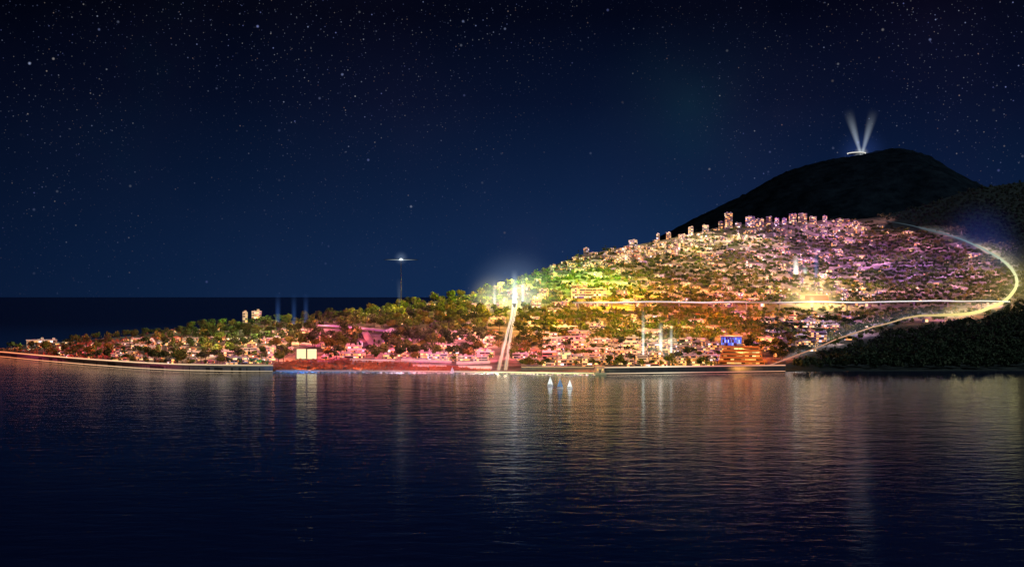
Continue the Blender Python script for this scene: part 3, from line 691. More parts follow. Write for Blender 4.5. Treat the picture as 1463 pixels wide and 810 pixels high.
BEAMS = [(397, 472, 50, 4.6, 5.4, (.1, .25, .8), .1, 1.0, 'blue beam, left of the three over the pink lit slope'),
         (420, 469, 46, 4.2, 5.4, (.1, .26, .8), .075, .9, 'blue beam, middle of the three over the pink lit slope'),
         (437, 467, 44, 4.2, 5.4, (.1, .25, .8), .075, .9, 'blue beam, right of the three over the pink lit slope'),
         (706.5, 441, 40, 3.2, 4.2, (1, .95, .9), .5, 1.6, 'short white beam at the left of the central group'),
         (735, 440, 52, 4.2, 6.5, (.8, .95, 1), .55, 1.4, 'broad white beam at the head of the twin lit stairways'),
         (747, 437, 46, 3.2, 4.6, (.75, .85, 1), .35, 1.3, 'slim bluish beam at the right of the central group'),
         (919, 520, 72, 2.6, 3.6, (.75, 1, .95), .9, .9, 'tall teal white beam, left of the three by the sea wall'),
         (944, 517, 52, 3.4, 4.4, (.9, 1, .9), .9, .9, 'teal white beam, middle of the three by the sea wall'),
         (959, 514, 46, 2.6, 3.2, (.8, 1, .95), .8, .9, 'short teal white beam, right of the three by the sea wall'),
         (1137, 398, 30, 4.6, 5.6, (1, 1, .8), .55, .9, 'bright yellow white beam standing on the violet hillside'),
         (1150, 397, 12, 4.0, 5.0, (.75, 1, .9), .3, .8, 'small greenish beam just right of the bright hillside beam'),
         (1166, 402, 44, 4.0, 6.0, (.2, .35, 1), .09, .8, 'faint blue beam at the right of the violet hillside pair'),
         (571, 443, 42, 3.2, 7.0, (.6, .75, .8), .035, 1.0, 'faint grey beam at the foot of the lookout tower')]
for u, v, hp, r0, r1, c, s_, pw, lab in BEAMS:
    P = ground(u, v); sc = px(P)
    searchlight(lab, P + Vector((0, 0, 4)), hp * sc, r0 / 2 * sc * 1.9, r1 / 2 * sc * 2.1, c, s_ * .62, pw + .35,
                halo=(75, (.5, .68, 1), .0032) if u == 735 else (26, (.35, .3, 1), .0065) if u == 1137 else (40, (1, .92, .5), .009) if u == 706.5 else (24, (.8, 1, .9), .006) if u == 944 else (34, (1, .94, .7), .011) if u == 747 else None)
# second glow on the viaduct, by the red hall
P = ground(1160, 445)
searchlight('yellow floodlight beneath the red fronted hall on the white line', P + Vector((0, 0, 3)), 16, 2.4, 5, (1, .9, .45), .2, .8, halo=(52, (1, .78, .32), .015))
# mountain top: lookout ring and two crossing beams
P = summit(1228) + Vector((0, -10, -2))
searchlight('white beam leaning left from the dark mountain top', P + Vector((3, 0, -4)), 185, 5, 27, (.75, .88, 1), .045, 2.1, (0, R(-16)), 'pair of beams on the mountain top', halo=(34, (.9, .95, .8), .012))
searchlight('white beam leaning right from the dark mountain top', P + Vector((5, 0, -4)), 185, 5, 27, (.75, .88, 1), .038, 2.1, (0, R(15)), 'pair of beams on the mountain top', halo=(120, (.1, .22, .9), .0007))
P = summit(1223) + Vector((0, -6, 3))
t = thing('lookout_platform', 'white glowing ring platform on the dark mountain top', 'lookout platform', P)
g = Geo(); n = 40; g.tube([(32 * math.cos(2 * math.pi * k / n), 32 * math.sin(2 * math.pi * k / n), 3) for k in range(n + 1)], 1.5, 8, False)
obj('light_ring', mesh('lookout_ring', g, emit_mat('ring_light', (1, .97, .85), .9)), t)
obj('deck', mesh('lookout_deck', Geo().lathe([(28, .4), (30, .5), (30, 1.6), (26, 1.7)], 32), 'concrete'), t)
for k in range(6):
    a = k * math.pi / 3; obj('column', mesh('lookout_column', Geo().tube([(24 * math.cos(a), 24 * math.sin(a), -22), (24 * math.cos(a), 24 * math.sin(a), .39)], .8, 8), 'concrete'), t)

# lookout tower on the ridge
P = ground(573, 443); topz = H + (VH - 371) * P.y / F - P.z
t = thing('lookout_tower', 'thin dark tower carrying a bright disc of light above the ridge trees', 'tower', P)
obj('mast', mesh('tower_mast', Geo().tube([(0, 0, -4), (0, 0, topz * .5), (0, 0, topz - .5)], [.5, .42, .36], 12), 'dark_steel', True), t)
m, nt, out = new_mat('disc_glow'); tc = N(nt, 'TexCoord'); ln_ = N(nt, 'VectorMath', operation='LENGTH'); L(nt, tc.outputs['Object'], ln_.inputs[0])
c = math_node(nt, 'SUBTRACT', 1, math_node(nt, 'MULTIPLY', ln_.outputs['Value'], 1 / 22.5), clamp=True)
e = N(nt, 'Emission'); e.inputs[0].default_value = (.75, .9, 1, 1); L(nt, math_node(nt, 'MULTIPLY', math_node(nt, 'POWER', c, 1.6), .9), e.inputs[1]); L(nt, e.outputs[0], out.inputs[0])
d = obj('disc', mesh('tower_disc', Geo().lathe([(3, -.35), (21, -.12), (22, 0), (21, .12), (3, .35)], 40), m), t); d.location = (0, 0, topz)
d = obj('lamp', mesh('tower_lamp', Geo().lathe([(.4, -.9), (2.6, -.6), (4.2, 0), (3, .7), (1.4, 1.3), (.3, 1.6)], 24), emit_mat('tower_lamp', (.9, .97, 1), 2.2), True), t); d.location = (0, 0, topz)
d = obj('bloom_halo', mesh('tower_halo', Geo().lathe([(11 * math.sin(math.pi * k / 10) + .01, -11 * math.cos(math.pi * k / 10)) for k in range(11)], 20), volume_mat('tower_halo', (.5, .7, 1), ball_expr(11, .012, 3))), t); d.location = (0, 0, topz + 2)  # emitting ball imitates bloom round the tower lamp

# ------------------------------------------------------------------ sailing boats
def sailboat(label, u, vw, hpx, sail, flip, Y=None):
    Y = Y or H * F / (vw - VH); s = F / Y; h = hpx / s
    t = thing('sailing_boat', label, 'sailing boat', ((u - UC) / F * Y, Y, 0), R(12) * flip, 'small sailing boats off the shore'); k = h / 9
    hull = Geo(); secs = []
    for a, w, z in ((-2.6, .75, .75), (-1.6, 1.0, .7), (0, 1.1, .68), (1.6, .8, .75), (2.8, .08, .95)):
        secs.append([(a * k, -w * k, z * k), (a * k, -w * .7 * k, -.2 * k), (a * k, w * .7 * k, -.2 * k), (a * k, w * k, z * k)])
    b = 0
    for i in range(4):
        for j in range(3): hull.quad(secs[i][j], secs[i + 1][j], secs[i + 1][j + 1], secs[i][j + 1])
        hull.quad(secs[i][3], secs[i + 1][3], secs[i + 1][0], secs[i][0])
    hull.quad(*secs[0])
    obj('hull', mesh('boat_hull', hull, 'hull_paint'), t)
    obj('mast', mesh('boat_mast', Geo().tube([(.3 * k, 0, .5 * k), (.3 * k, 0, h)], [.08 * k, .04 * k], 6), 'steel'), t)
    obj('boom', mesh('boat_boom', Geo().tube([(.3 * k, 0, 1.35 * k), (-2.5 * k, .35 * k, 1.3 * k)], .06 * k, 6), 'steel'), t)
    def sailgeo(a, b_, c_, belly):
        g = Geo(); n = 8; A, B, C = Vector(a), Vector(b_), Vector(c_)
        def pt(i, j):
            v_ = i / n; w_ = j / n; p = A.lerp(B, v_).lerp(C.lerp(B, v_), w_); p.y += belly * math.sin(math.pi * w_) * (1 - v_); return p
        for off in (0, .03):
            for i in range(n):
                for j in range(n):
                    o = Vector((0, off, 0)); q_ = (pt(i, j) + o, pt(i, j + 1) + o, pt(i + 1, j + 1) + o, pt(i + 1, j) + o); g.quad(*(q_ if off else q_[::-1]))
        return g
    obj('mainsail', mesh('boat_mainsail', sailgeo((.15 * k, 0, 1.5 * k), (.2 * k, 0, h * .98), (-2.4 * k, .35 * k, 1.45 * k), .45 * k), sail, True), t)
    obj('jib', mesh('boat_jib', sailgeo((2.6 * k, 0, 1.1 * k), (.45 * k, 0, h * .86), (.4 * k, .4 * k, 1.3 * k), .3 * k), sail, True), t)
sailboat('white sailed boat, left one of three and nearest the breakwater', 786, 551, 14, 'sail_white', 1)
sailboat('blue sailed boat between two white sailed boats', 800, 555, 15.5, 'sail_blue', -1)
sailboat('white sailed boat, right one of three off the breakwater', 814, 554.5, 13, 'sail_white', 1)
sailboat('small white sailed boat moored alone against the lit promenade', 646, 534, 11, 'sail_white', -1)

# surf along the shore
g = Geo(); rr = random.Random(5)
for (u0, u1) in ((385, 500), (505, 640), (642, 848)):
    u = u0
    while u < u1:
        du = rr.uniform(2, 5); Y = float(shore_depth(u)) - rr.uniform(2, 7); Y2 = float(shore_depth(u + du)) - rr.uniform(2, 7); w1, w2 = rr.uniform(3, 9), rr.uniform(3, 9)
        X = lambda a, y: (a - UC) / F * y
        z0 = .05
        if rr.random() < .85:
            m0, m1 = Y - w1 * .5, Y2 - w2 * .5; zz = rr.uniform(.3, .9)
            g.quad((X(u, Y - w1), Y - w1, z0), (X(u + du, Y2 - w2), Y2 - w2, z0), (X(u + du, m1), m1, zz), (X(u, m0), m0, zz)); g.quad((X(u, m0), m0, zz), (X(u + du, m1), m1, zz), (X(u + du, Y2), Y2, z0), (X(u, Y), Y, z0))
        u += du
tag(obj('surf', mesh('surf', g, 'foam')), 'thin white surf breaking along the lit shore', kind='stuff')

# ------------------------------------------------------------------ the general town and its trees
def hill_top(u): return float(v_ridge(u))
def zone(u, v):
    """chance of a building, kinds, chance of a tree, tree species"""
    r = hill_top(u)
    if 780 < u < 1195 and v < r + 26: return .6, ('row', 'row', 'block', 'cottage', 'cottage'), .75, ('round_tree', 'dark_pine', 'cypress_tree')
    if u < 150: return .3, ('cottage',), .8, ('dark_pine', 'round_tree')
    if u < 392: return (.62, ('cottage', 'cottage', 'row'), .45, ('round_tree', 'dark_pine')) if v > 486 else (.1, ('cottage',), .95, ('dark_pine', 'round_tree', 'dark_pine'))
    if u < 485: return (.6, ('row', 'block', 'cottage', 'cottage'), .7, ('round_tree', 'dark_pine')) if v > 470 else (.15, ('cottage',), .9, ('round_tree', 'dark_pine'))
    if u < 690:
        if v < 469: return (.07 if u < 640 else .3), ('cottage', 'row'), .95, ('round_tree', 'round_tree', 'dark_pine')
        if v < 506: return (.36, ('row', 'cottage', 'cottage'), .85, ('dark_pine', 'round_tree', 'cypress_tree')) if u < 640 else (.4, ('row', 'cottage'), .7, ('dark_pine', 'round_tree'))
        return .85, ('row', 'cottage', 'row'), .3, ('round_tree', 'dark_pine')
    if u < 775:
        if v < 445: return .3, ('cottage', 'block'), .95, ('round_tree',)
        if v < 500: return (.35 if u > 745 or u < 705 else .05), ('row', 'cottage'), .9, ('round_tree', 'dark_pine')
        return .8, ('row', 'cottage'), .4, ('round_tree',)
    if v > 490: return (.82, ('row', 'row', 'block'), .5, ('round_tree', 'dark_pine')) if u < 1020 else (.4, ('row', 'block', 'cottage'), .9, ('round_tree', 'dark_pine'))
    if u < 1080:
        if v < 432: return (.34 if v > 405 or v < 370 else .2), ('row', 'row', 'cottage'), .97, ('round_tree', 'dark_pine', 'round_tree')
        return .2, ('cottage', 'row'), .97, ('round_tree',)
    if u < 1235:
        if v < 392: return .34, ('row', 'row', 'cottage', 'block'), .95, ('dark_pine', 'round_tree')
        if v < 430: return .6, ('row', 'block', 'cottage'), .9, ('round_tree', 'dark_pine')
        return .3, ('cottage', 'row', 'cottage'), .97, ('round_tree', 'dark_pine')
    return (.15 if (v < 360 or v > 440) else .07), ('cottage', 'row', 'cottage'), .99, ('dark_pine', 'round_tree')
def kept(u0, u1, v):
    return any(u1 > a and u0 < b and c < v < d for a, b, c, d in KEEP)
BY_KIND = {}
for p in PROTO: BY_KIND.setdefault(p['kind'], []).append(p)
spots_b, spots_t = [], []      # (u, v, P, proto/species idx, size px, rotation, scale)
rr = random.Random(21)
v = 309.0
while v < 531:
    u = -45 + rr.uniform(0, 10)
    while u < 1452:
        jv = v + rr.uniform(-1.6, 1.6); r = hill_top(u); sh = float(v_shore(u))
        lim = sh - 9 if (u < 392 or u > 862) else (sh - 14 if u < 500 else sh - 5)
        if jv < r + 1.2 or jv > lim or not in_town(u, jv): u += 6; continue
        pb, kinds, pt, sps = zone(u, jv); sc = F / ground(u, jv).y
        x = rr.random()
        if x < pb * ((.55 if 780 < u < 1230 and jv < 430 else .66) if jv > r + 26 else .9) and jv > r + 2:
            kd = rr.choice(kinds); p = rr.choice(BY_KIND[kd]); bs = .56 if (jv < 432 or u < 480) else .64
            if rr.random() < .15: bs *= 1.25
            wpx = p['w'] * sc * bs
            if not kept(u, u + wpx, jv) and not any(near_stairs(u + wpx * q_ / 4, jv) for q_ in range(5)) and in_town(u + wpx, jv):
                sca = rr.uniform(.9, 1.08) * bs; P = ground(u + wpx / 2, jv)
                spots_b.append((u + wpx / 2, jv, P, p, wpx * p['floors'] * FH * sc * bs, facing(u) + rr.gauss(0, .14), sca))
                for uf in np.arange(u, u + wpx, 5.5):
                    if rr.random() < pt * .62:
                        sp = rr.choice(sps); k = rr.randrange(len(TREES[sp])); fs = rr.uniform(.5, .85); vf = min(jv + rr.uniform(2.5, 4.5), lim)
                        if not kept(uf, uf + 3, vf) and not near_stairs(uf, vf) and in_town(uf, vf): spots_t.append((uf, vf, ground(uf, vf), (sp, k), TREES[sp][k][2] * fs * sc * TREES[sp][k][3] * fs * sc, rr.uniform(0, 6.28), fs))
                u += wpx + rr.uniform(.5, 3); continue
            u += 4; continue
        if rr.random() < pt:
            sp = rr.choice(sps); k = rr.randrange(len(TREES[sp])); sca = rr.uniform(.72, 1.12) * (1.35 if 280 < u < 690 else 1.12 if u < 280 else .95)
            wpx = TREES[sp][k][2] * sca * sc
            if not kept(u, u + wpx, jv) and not near_stairs(u + wpx / 2, jv):
                P = ground(u + wpx / 2, jv); spots_t.append((u + wpx / 2, jv, P, (sp, k), wpx * TREES[sp][k][3] * sca * sc, rr.uniform(0, 6.28), sca)); u += wpx * (rr.uniform(.7, 1.0) if u < 690 else rr.uniform(.55, .8)); continue
        u += rr.uniform(3, 7)
    v += 4.3
print('town spots', len(spots_b), 'trees', len(spots_t))
# a few trees set by hand where the photo shows them clearly: (u, base row, species, variant, scale)
for u, v, sp, k, sca in ((254, 518, 'round_tree', 0, 1.25), (340, 514, 'dark_pine', 0, 1.3), (356, 512, 'cypress_tree', 0, 1), (376, 508, 'dark_pine', 0, .95), (306, 509, 'round_tree', 2, 1.1), (237, 520, 'dark_pine', 1, 1.2),
                         (573, 514, 'dark_pine', 0, 1.5), (590, 513, 'dark_pine', 1, 1.3), (607, 509, 'dark_pine', 0, 1.3), (624, 511, 'round_tree', 0, 1.35), (646, 513, 'dark_pine', 1, 1.2), (662, 512, 'dark_pine', 0, 1.2), (684, 505, 'round_tree', 1, 1.35),
                         (450, 497, 'round_tree', 1, 1.0), (505, 500, 'dark_pine', 0, 1.15), (465, 490, 'dark_pine', 1, 1.2), (490, 487, 'dark_pine', 0, 1.2), (551, 490, 'dark_pine', 0, 1.25), (566, 487, 'dark_pine', 0, 1.2), (584, 488, 'dark_pine', 1, 1.2), (560, 470, 'round_tree', 1, 1.25), (571, 469, 'round_tree', 0, 1.2), (583, 470, 'round_tree', 2, 1.2), (545, 468, 'round_tree', 0, 1.2), (530, 467, 'round_tree', 1, 1.2)):
    P = ground(u, v); sc = F / P.y; w = TREES[sp][k][2] * sca
    spots_t.append((u, v, P, (sp, k), w * sc * TREES[sp][k][3] * sca * sc * 3, rr.uniform(0, 6.28), sca))

# landmarks to tell neighbours apart by (photo position, words)
MARKS = [(55, 500, 'the cream hall on the tip'), (200, 505, 'the shore light strip'), (300, 500, 'the green shore trees'), (357, 470, 'the pale ridge tower pair'), (415, 480, 'the three blue beams'),
         (438, 505, 'the lit billboard pair'), (528, 492, 'the stepped street'), (545, 470, 'the elevated road'), (573, 445, 'the lookout tower'), (646, 522, 'the white quay sail'), (610, 515, 'the promenade terraces'), (660, 440, 'the golden ridge trees'),
         (718, 500, 'the lit stairways'), (735, 425, 'the central white beams'), (800, 505, 'the pink terrace'), (857, 520, 'the pier house'), (842, 420, 'the long cream terrace'), (905, 485, 'the yellow lit terrace'),
         (940, 505, 'the teal white beams'), (1062, 510, 'the orange stepped block'), (1047, 486, 'the blue glass hall'), (905, 345, 'the broad hillside block'), (1000, 335, 'the treed hilltop slope'), (1042, 325, 'the tallest tower'), (1140, 322, 'the twin broad towers'),
         (1200, 330, 'the golden skyline tower'), (1137, 390, 'the bright hillside beam'), (1169, 430, 'the red fronted hall'), (960, 436, 'the white roadway'), (1290, 436, 'the white roadway end'), (1200, 495, 'the lower loop rim'), (1330, 340, 'the upper loop rim'), (1430, 410, 'the loop bend'), (820, 470, 'the golden wood')]
ORD = 'first second third fourth fifth sixth seventh eighth ninth tenth eleventh twelfth thirteenth fourteenth fifteenth sixteenth seventeenth eighteenth nineteenth twentieth'.split()
ORD += ['twenty-' + o for o in ORD[:9]] + ['thirtieth'] + ['thirty-' + o for o in ORD[:9]]
def label_all(items, describe):
    groups = {}
    for i, it in enumerate(items):
        u, v_ = it[0], it[1]
        m = min(MARKS, key=lambda q_: ((q_[0] - u) / 1.6) ** 2 + (q_[1] - v_) ** 2)
        dy = m[1] - v_; dx = u - m[0]
        rel = 'above' if dy > 5 else 'below' if dy < -5 else ('left of' if dx < 0 else 'right of')
        groups.setdefault((describe(it), rel, m[2]), []).append(i)
    labels = [None] * len(items)
    for (d, rel, m), idx in groups.items():
        idx.sort(key=lambda i: items[i][0])
        for k, i in enumerate(idx):
            if len(idx) == 1: labels[i] = f'{d} {rel} {m}'
            else: labels[i] = f'{d}, {ORD[k]} from the left {rel} {m}'
    return labels
NUM = {1: 'one', 2: 'two', 3: 'three', 4: 'four', 5: 'five', 7: 'seven'}
def bdesc(it):
    p = it[3]; return f"{p['colour']} {NUM[p['floors']]} storey " + ('red roofed ' if p['roof'] == 'hip' else '') + NAMES[p['kind']][1]
def tdesc(it):
    sp, k = it[3]; size = 'big' if it[6] > 1.08 else 'small' if it[6] < .82 else 'middling'
    return size + ' ' + {('round_tree', 0): 'green leafy tree', ('round_tree', 1): 'olive green tree', ('round_tree', 2): 'tall green tree', ('dark_pine', 0): 'dark round pine', ('dark_pine', 1): 'dark spreading pine', ('cypress_tree', 0): 'slender dark cypress'}[(sp, k)]
spots_b.sort(key=lambda s_: -s_[4]); spots_t.sort(key=lambda s_: -s_[4])
NB, NT = 280, 300
ind_b, rest_b = spots_b[:NB], spots_b[NB:]; ind_t, rest_t = spots_t[:NT], spots_t[NT:]
for it, lab in zip(ind_b, label_all(ind_b, bdesc)):
    place_building(it[3], it[2] + Vector((0, it[3]['d'] / 2 * it[6], 0)), it[5], lab, {'cottage': 'small houses on the slope', 'row': 'terraces on the slope', 'block': 'apartment blocks on the slope', 'tower': 'tower blocks on the slope'}[it[3]['kind']], it[6])
for it, lab in zip(ind_t, label_all(ind_t, tdesc)):
    sp, k = it[3]; T = TREES[sp][k]
    t = thing(sp, lab, 'tree', it[2], it[5], {'round_tree': 'leafy trees among the houses', 'dark_pine': 'dark pines among the houses', 'cypress_tree': 'cypresses among the houses'}[sp]); t.scale = (it[6], it[6], it[6] * 1.02)
    obj('trunk', T[0], t); obj('crown', T[1], t)

def rotz(a):
    c, s_ = math.cos(a), math.sin(a); return np.array([[c, -s_, 0], [s_, c, 0], [0, 0, 1]])
def tree_mass(name, spots, label, mat_of, mats):
    Q, MI = [], []
    for it in spots:
        sp, k = it[3]; q_ = TREES[sp][k][4]
        Q.append((q_.reshape(-1, 3) * it[6]) @ rotz(it[5]).T + np.array(it[2])); MI.append(np.full(len(q_), mat_of(it)))
    V = np.concatenate(Q); MI = np.concatenate(MI); n = len(MI)
    tag(obj(name, np_mesh(name, V, np.arange(n * 4), np.full(n, 4), mats, MI)), label, kind='stuff')
LM = ['leaf_green', 'leaf_olive', 'leaf_dark']
tree_mass('hillside_trees', rest_t, 'the many smaller trees filling the gaps between the hillside houses', lambda it: {('round_tree', 0): 0, ('round_tree', 1): 1, ('round_tree', 2): 0}.get(it[3], 2), LM)
def building_mass(spots):
    names = ['wall_cream', 'wall_white', 'wall_sand', 'wall_pink', 'roof_flat', 'roof_tile', 'window_warm']
    V, Lp, Tt, Mi, off = [], [], [], [], 0
    for it in spots:
        p = it[3]; A = rotz(it[5]) * it[6]; o = np.array(it[2] + Vector((0, p['d'] / 2 * it[6], 0)))
        for part, gs in (('wall', [p['parts']['wall']]), ('roof', [p['parts']['roof']]), ('window', p['parts']['window'])):
            for g_ in gs:
                V.append(np.array(g_.v) @ A.T + o)
                for f_ in g_.f: Lp.extend(off + i for i in f_); Tt.append(len(f_)); Mi.append(names.index(p['mats'][part]))
                off += len(g_.v)
    tag(obj('hillside_houses', np_mesh('hillside_houses', np.concatenate(V), np.array(Lp), np.array(Tt), names, Mi)), 'the many smaller pale houses scattered over the upper hillside', kind='stuff')
if rest_b: building_mass(rest_b)

# dark wood on the hill outside the loop of light, shrubs on the bank and the tip
wood = []; rw = random.Random(3)
v = 262.0
while v < 530:
    u = 1085 + rw.uniform(0, 8)
    while u < 1640:
        jv = v + rw.uniform(-2.5, 2.5); r = hill_top(u); sh = float(v_shore(u))
        if r + .5 < jv < sh - 2 and not in_town(u, jv) and (u > 1240 or jv > 420):
            lo = np.interp(u, *LOOP_LOW); up = np.interp(u, *LOOP_UP)
            if not (u < 1460 and ((-2 < jv - lo < (12 if u < 1260 else 8)) or (-6 < jv - up < 5))):
                P = ground(u, jv); sp = 'round_tree'; sca = rw.uniform(.7, 1.25); wood.append((u, jv, P, (sp, rw.randrange(3)), 0, rw.uniform(0, 6.28), sca))
        u += rw.uniform(4.5, 9.5)
    v += 4.2
for _ in range(1200):
    u = rw.uniform(1080, 1640); jv = rw.uniform(262, 528)
    if hill_top(u) + 1 < jv and not in_town(u, jv) and not (u < 1462 and (abs(jv - np.interp(u, *LOOP_LOW)) < 9 or abs(jv - np.interp(u, *LOOP_UP)) < 8)) and (u > 1240 or jv > 420): wood.append((u, jv, ground(u, jv), ('round_tree', 0), 0, rw.uniform(0, 6), rw.uniform(.4, .7)))
tree_mass('dark_wood', wood, 'dense dark wood covering the unlit hillside outside the loop of light', lambda it: 0, ['leaf_forest'])
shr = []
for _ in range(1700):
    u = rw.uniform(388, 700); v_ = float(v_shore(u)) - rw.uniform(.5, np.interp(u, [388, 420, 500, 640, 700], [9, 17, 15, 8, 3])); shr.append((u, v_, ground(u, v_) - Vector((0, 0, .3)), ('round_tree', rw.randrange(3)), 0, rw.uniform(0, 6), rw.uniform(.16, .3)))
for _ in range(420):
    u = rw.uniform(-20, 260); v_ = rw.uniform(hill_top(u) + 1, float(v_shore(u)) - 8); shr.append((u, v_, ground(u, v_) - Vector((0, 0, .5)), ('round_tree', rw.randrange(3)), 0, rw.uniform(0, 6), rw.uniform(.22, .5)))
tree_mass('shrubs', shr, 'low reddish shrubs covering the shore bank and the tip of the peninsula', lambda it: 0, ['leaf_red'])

# ------------------------------------------------------------------ added lamps that colour the town
CTRL = [(20, 500, (1, .35, .25), .7), (110, 500, (1, .3, .4), .4), (200, 500, (1, .6, .65), .5), (300, 500, (1, .85, .7), .75), (260, 470, (.7, .9, .6), .22), (340, 480, (.6, 1, .55), .42),
        (420, 490, (1, .42, .4), 1.5), (480, 512, (1, .5, .42), 1.5), (560, 512, (1, .6, .55), 1.4), (640, 516, (1, .56, .62), 1.3), (520, 455, (.95, 1, .38), .6), (600, 450, (1, .9, .3), .55),
        (480, 478, (.75, .35, .8), .45), (600, 490, (.75, .42, .85), .42), (670, 425, (.8, 1, .3), 1.3), (735, 420, (1, .95, .4), 2.6), (740, 470, (1, .85, .3), 1.5), (690, 465, (1, .75, .4), 1.4),
        (780, 395, (.4, 1, .65), .9), (800, 430, (1, .88, .3), 1.7), (860, 452, (1, .72, .16), 1.7), (950, 460, (1, .72, .22), 1.6), (850, 512, (1, .66, .34), 1.4), (790, 508, (1, .45, .6), 1.2), (930, 492, (.7, 1, .9), 1.2),
        (900, 516, (1, .74, .42), 1.5), (1060, 512, (1, .5, .2), 1.5), (990, 508, (1, .62, .3), 1.4), (850, 372, (1, .8, .5), 1.0), (930, 360, (1, .9, .68), 1.25), (1040, 335, (1, .93, .66), 1.4), (1100, 372, (.95, .74, .8), .8),
        (1000, 400, (1, .82, .62), .85), (1130, 410, (1, .86, .62), 1.2), (1160, 442, (1, .9, .38), 1.6), (1020, 448, (1, .46, .2), 1.6), (1085, 470, (1, .68, .3), 1.1), (1180, 482, (.5, .6, .9), .55), (1215, 345, (1, .74, .5), .7), (1170, 350, (.7, .5, 1), .5),
        (1290, 380, (.74, .58, 1), .62), (1300, 345, (.9, .6, .7), .55), (1370, 400, (.82, .66, .9), .75), (1430, 405, (1, .8, .4), 1.0), (1300, 452, (1, .7, .55), .9), (1240, 460, (.95, .6, .7), .7)]
cu = np.array([c[0] for c in CTRL], float); cv = np.array([c[1] for c in CTRL], float); cc = np.array([c[2] for c in CTRL]); cp = np.array([c[3] for c in CTRL])
def lamp_at(u, v):
    w = np.exp(-(((u - cu) / 48) ** 2 + ((v - cv) / 20) ** 2) / 2) + 1e-9
    w /= w.sum(); c = (cc * w[:, None]).sum(0) ** 3.0; return c / c.max(), float((cp * w).sum())
LAMP_POWER, FILL_POWER = 58.0, 6.0      # watts per square metre of the ground that one lamp serves
def lamp(name, loc, color, power, radius=1.5, aim=(-.3, 1, -.75)):     # spot without fixture, turned to the hill, away from the sea
    l = bpy.data.lights.new(name, 'SPOT'); l.color = color; l.energy = power; l.shadow_soft_size = radius
    l.spot_size = R(150); l.spot_blend = .7
    o = bpy.data.objects.new(name, l); COL.objects.link(o); o.location = loc
    o.rotation_euler = Vector(aim).to_track_quat('-Z', 'Y').to_euler(); return o
rl = random.Random(9); DU, DV = 36, 19; n_l = 0
v = 322.0
while v < 534:
    u = -10.0
    while u < 1450:
        uu = u + rl.uniform(-7, 7); vv = v + rl.uniform(-4, 4)
        if hill_top(uu) + 1 < vv < float(v_shore(uu)) - 1 and in_town(uu, vv + 6) and in_town(uu, vv):
            c, pw = lamp_at(uu, vv); P = ground(uu, vv); P2 = ground(uu, min(vv + DV, float(v_shore(uu)))); P3 = ground(uu, max(vv - DV, hill_top(uu)))
            du_m = DU / F * P.y; dv_m = min(max((P3.y - P2.y) / 2, 25), 140)
            area = du_m * dv_m
            hgt = .55 * du_m + 14
            lamp('added_zone_lamp', P + Vector((1.15 * du_m, -.3 * hgt - 3, hgt * 1.15)), c, LAMP_POWER * area * pw * rl.choice((.15, .5, .9, 1.2, 2.1)), aim=(-.75, .5, -1)); n_l += 1  # unseen lamp added over each grid cell to colour its zone
            if (n_l % 2) == 0:
                lamp('violet_fill', P + Vector((-.9 * du_m, -.8 * hgt - 8, hgt * .8)), (.4, .05, 1) if u > 720 else (.75, .05, .75) if u > 330 else (1, .08, .3), FILL_POWER * area * (1.1 if 720 < u < 1060 else 2.3) * (.55 + .5 * pw), aim=(.5, 1, -.6))  # added unseen fill that tints the shaded sides
        u += DU
    v += DV
print('lamps', n_l)
# added unseen spots brightening the tip hall, surf, red bank and orange block
for u, v, h_, dy, c, pw in ((52, 497, 10, -26, (1, .9, .6), 60000), (360, 527, 5, -22, (.08, .35, 1), 30000), (430, 531, 5, -22, (.08, .3, 1), 25000), (370, 522, 6, -10, (.2, .75, .7), 12000), (235, 524, 6, -10, (.5, .9, .8), 6000), (610, 531, 9, -30, (1, .25, .12), 36000), (760, 533, 5, -30, (.9, 1, .3), 60000), (820, 534, 5, -30, (.9, 1, .35), 45000), (700, 531, 5, -26, (.85, 1, .6), 40000), (570, 531, 5, -26, (.5, .7, 1), 16000), (500, 531, 5, -26, (.2, .4, 1), 22000), (440, 526, 9, -24, (1, .3, .12), 60000), (520, 526, 9, -24, (1, .26, .13), 60000), (930, 530, 8, -22, (1, 1, .75), 30000), (1050, 529, 10, -24, (1, .42, .1), 60000), (1085, 527, 10, -24, (1, .4, .1), 60000)):
    P = ground(u, v); P.z = max(P.z, 0); lamp('floodlight', P + Vector((0, dy, h_)), c, pw, .8, (0, 1, -.25))

# added unseen lamps off the shore that lay coloured glitter on the water
QC = [(0, (1, .3, .12), .5), (120, (1, .45, .25), .6), (220, (1, .75, .6), .8), (330, (.9, .75, .7), .8), (380, (.15, .35, 1), 1.0), (450, (1, .5, .35), 1.0), (560, (1, .5, .28), 1.4), (615, (1, .3, .15), 2.4), (700, (1, .62, .35), 1.3), (780, (1, .85, .4), 1.2), (860, (1, .6, .45), 1.1), (930, (1, .9, .6), 1.6), (1000, (1, .72, .45), 1.3), (1090, (1, .62, .4), .9), (1125, (.9, .6, .5), .4)]
qu = [q_[0] for q_ in QC]
GLITTER_POWER = 150.0
u = 4.0
while u < 1125:
    c = tuple(float(np.interp(u, qu, [q_[1][i] for q_ in QC])) for i in range(3)); pw = float(np.interp(u, qu, [q_[2] for q_ in QC])) * rl.uniform(.4, 1.6)
    Y = float(shore_depth(u)) - 3.5; l = bpy.data.lights.new('glitter_lamp', 'POINT'); l.color = c; l.energy = GLITTER_POWER * pw; l.shadow_soft_size = 6.5
    o = bpy.data.objects.new('glitter_lamp', l); COL.objects.link(o); o.location = ((u - UC) / F * Y, Y - 5, 9); u += rl.choice((9, 14, 22, 40, 62)) * rl.uniform(.7, 1.3)
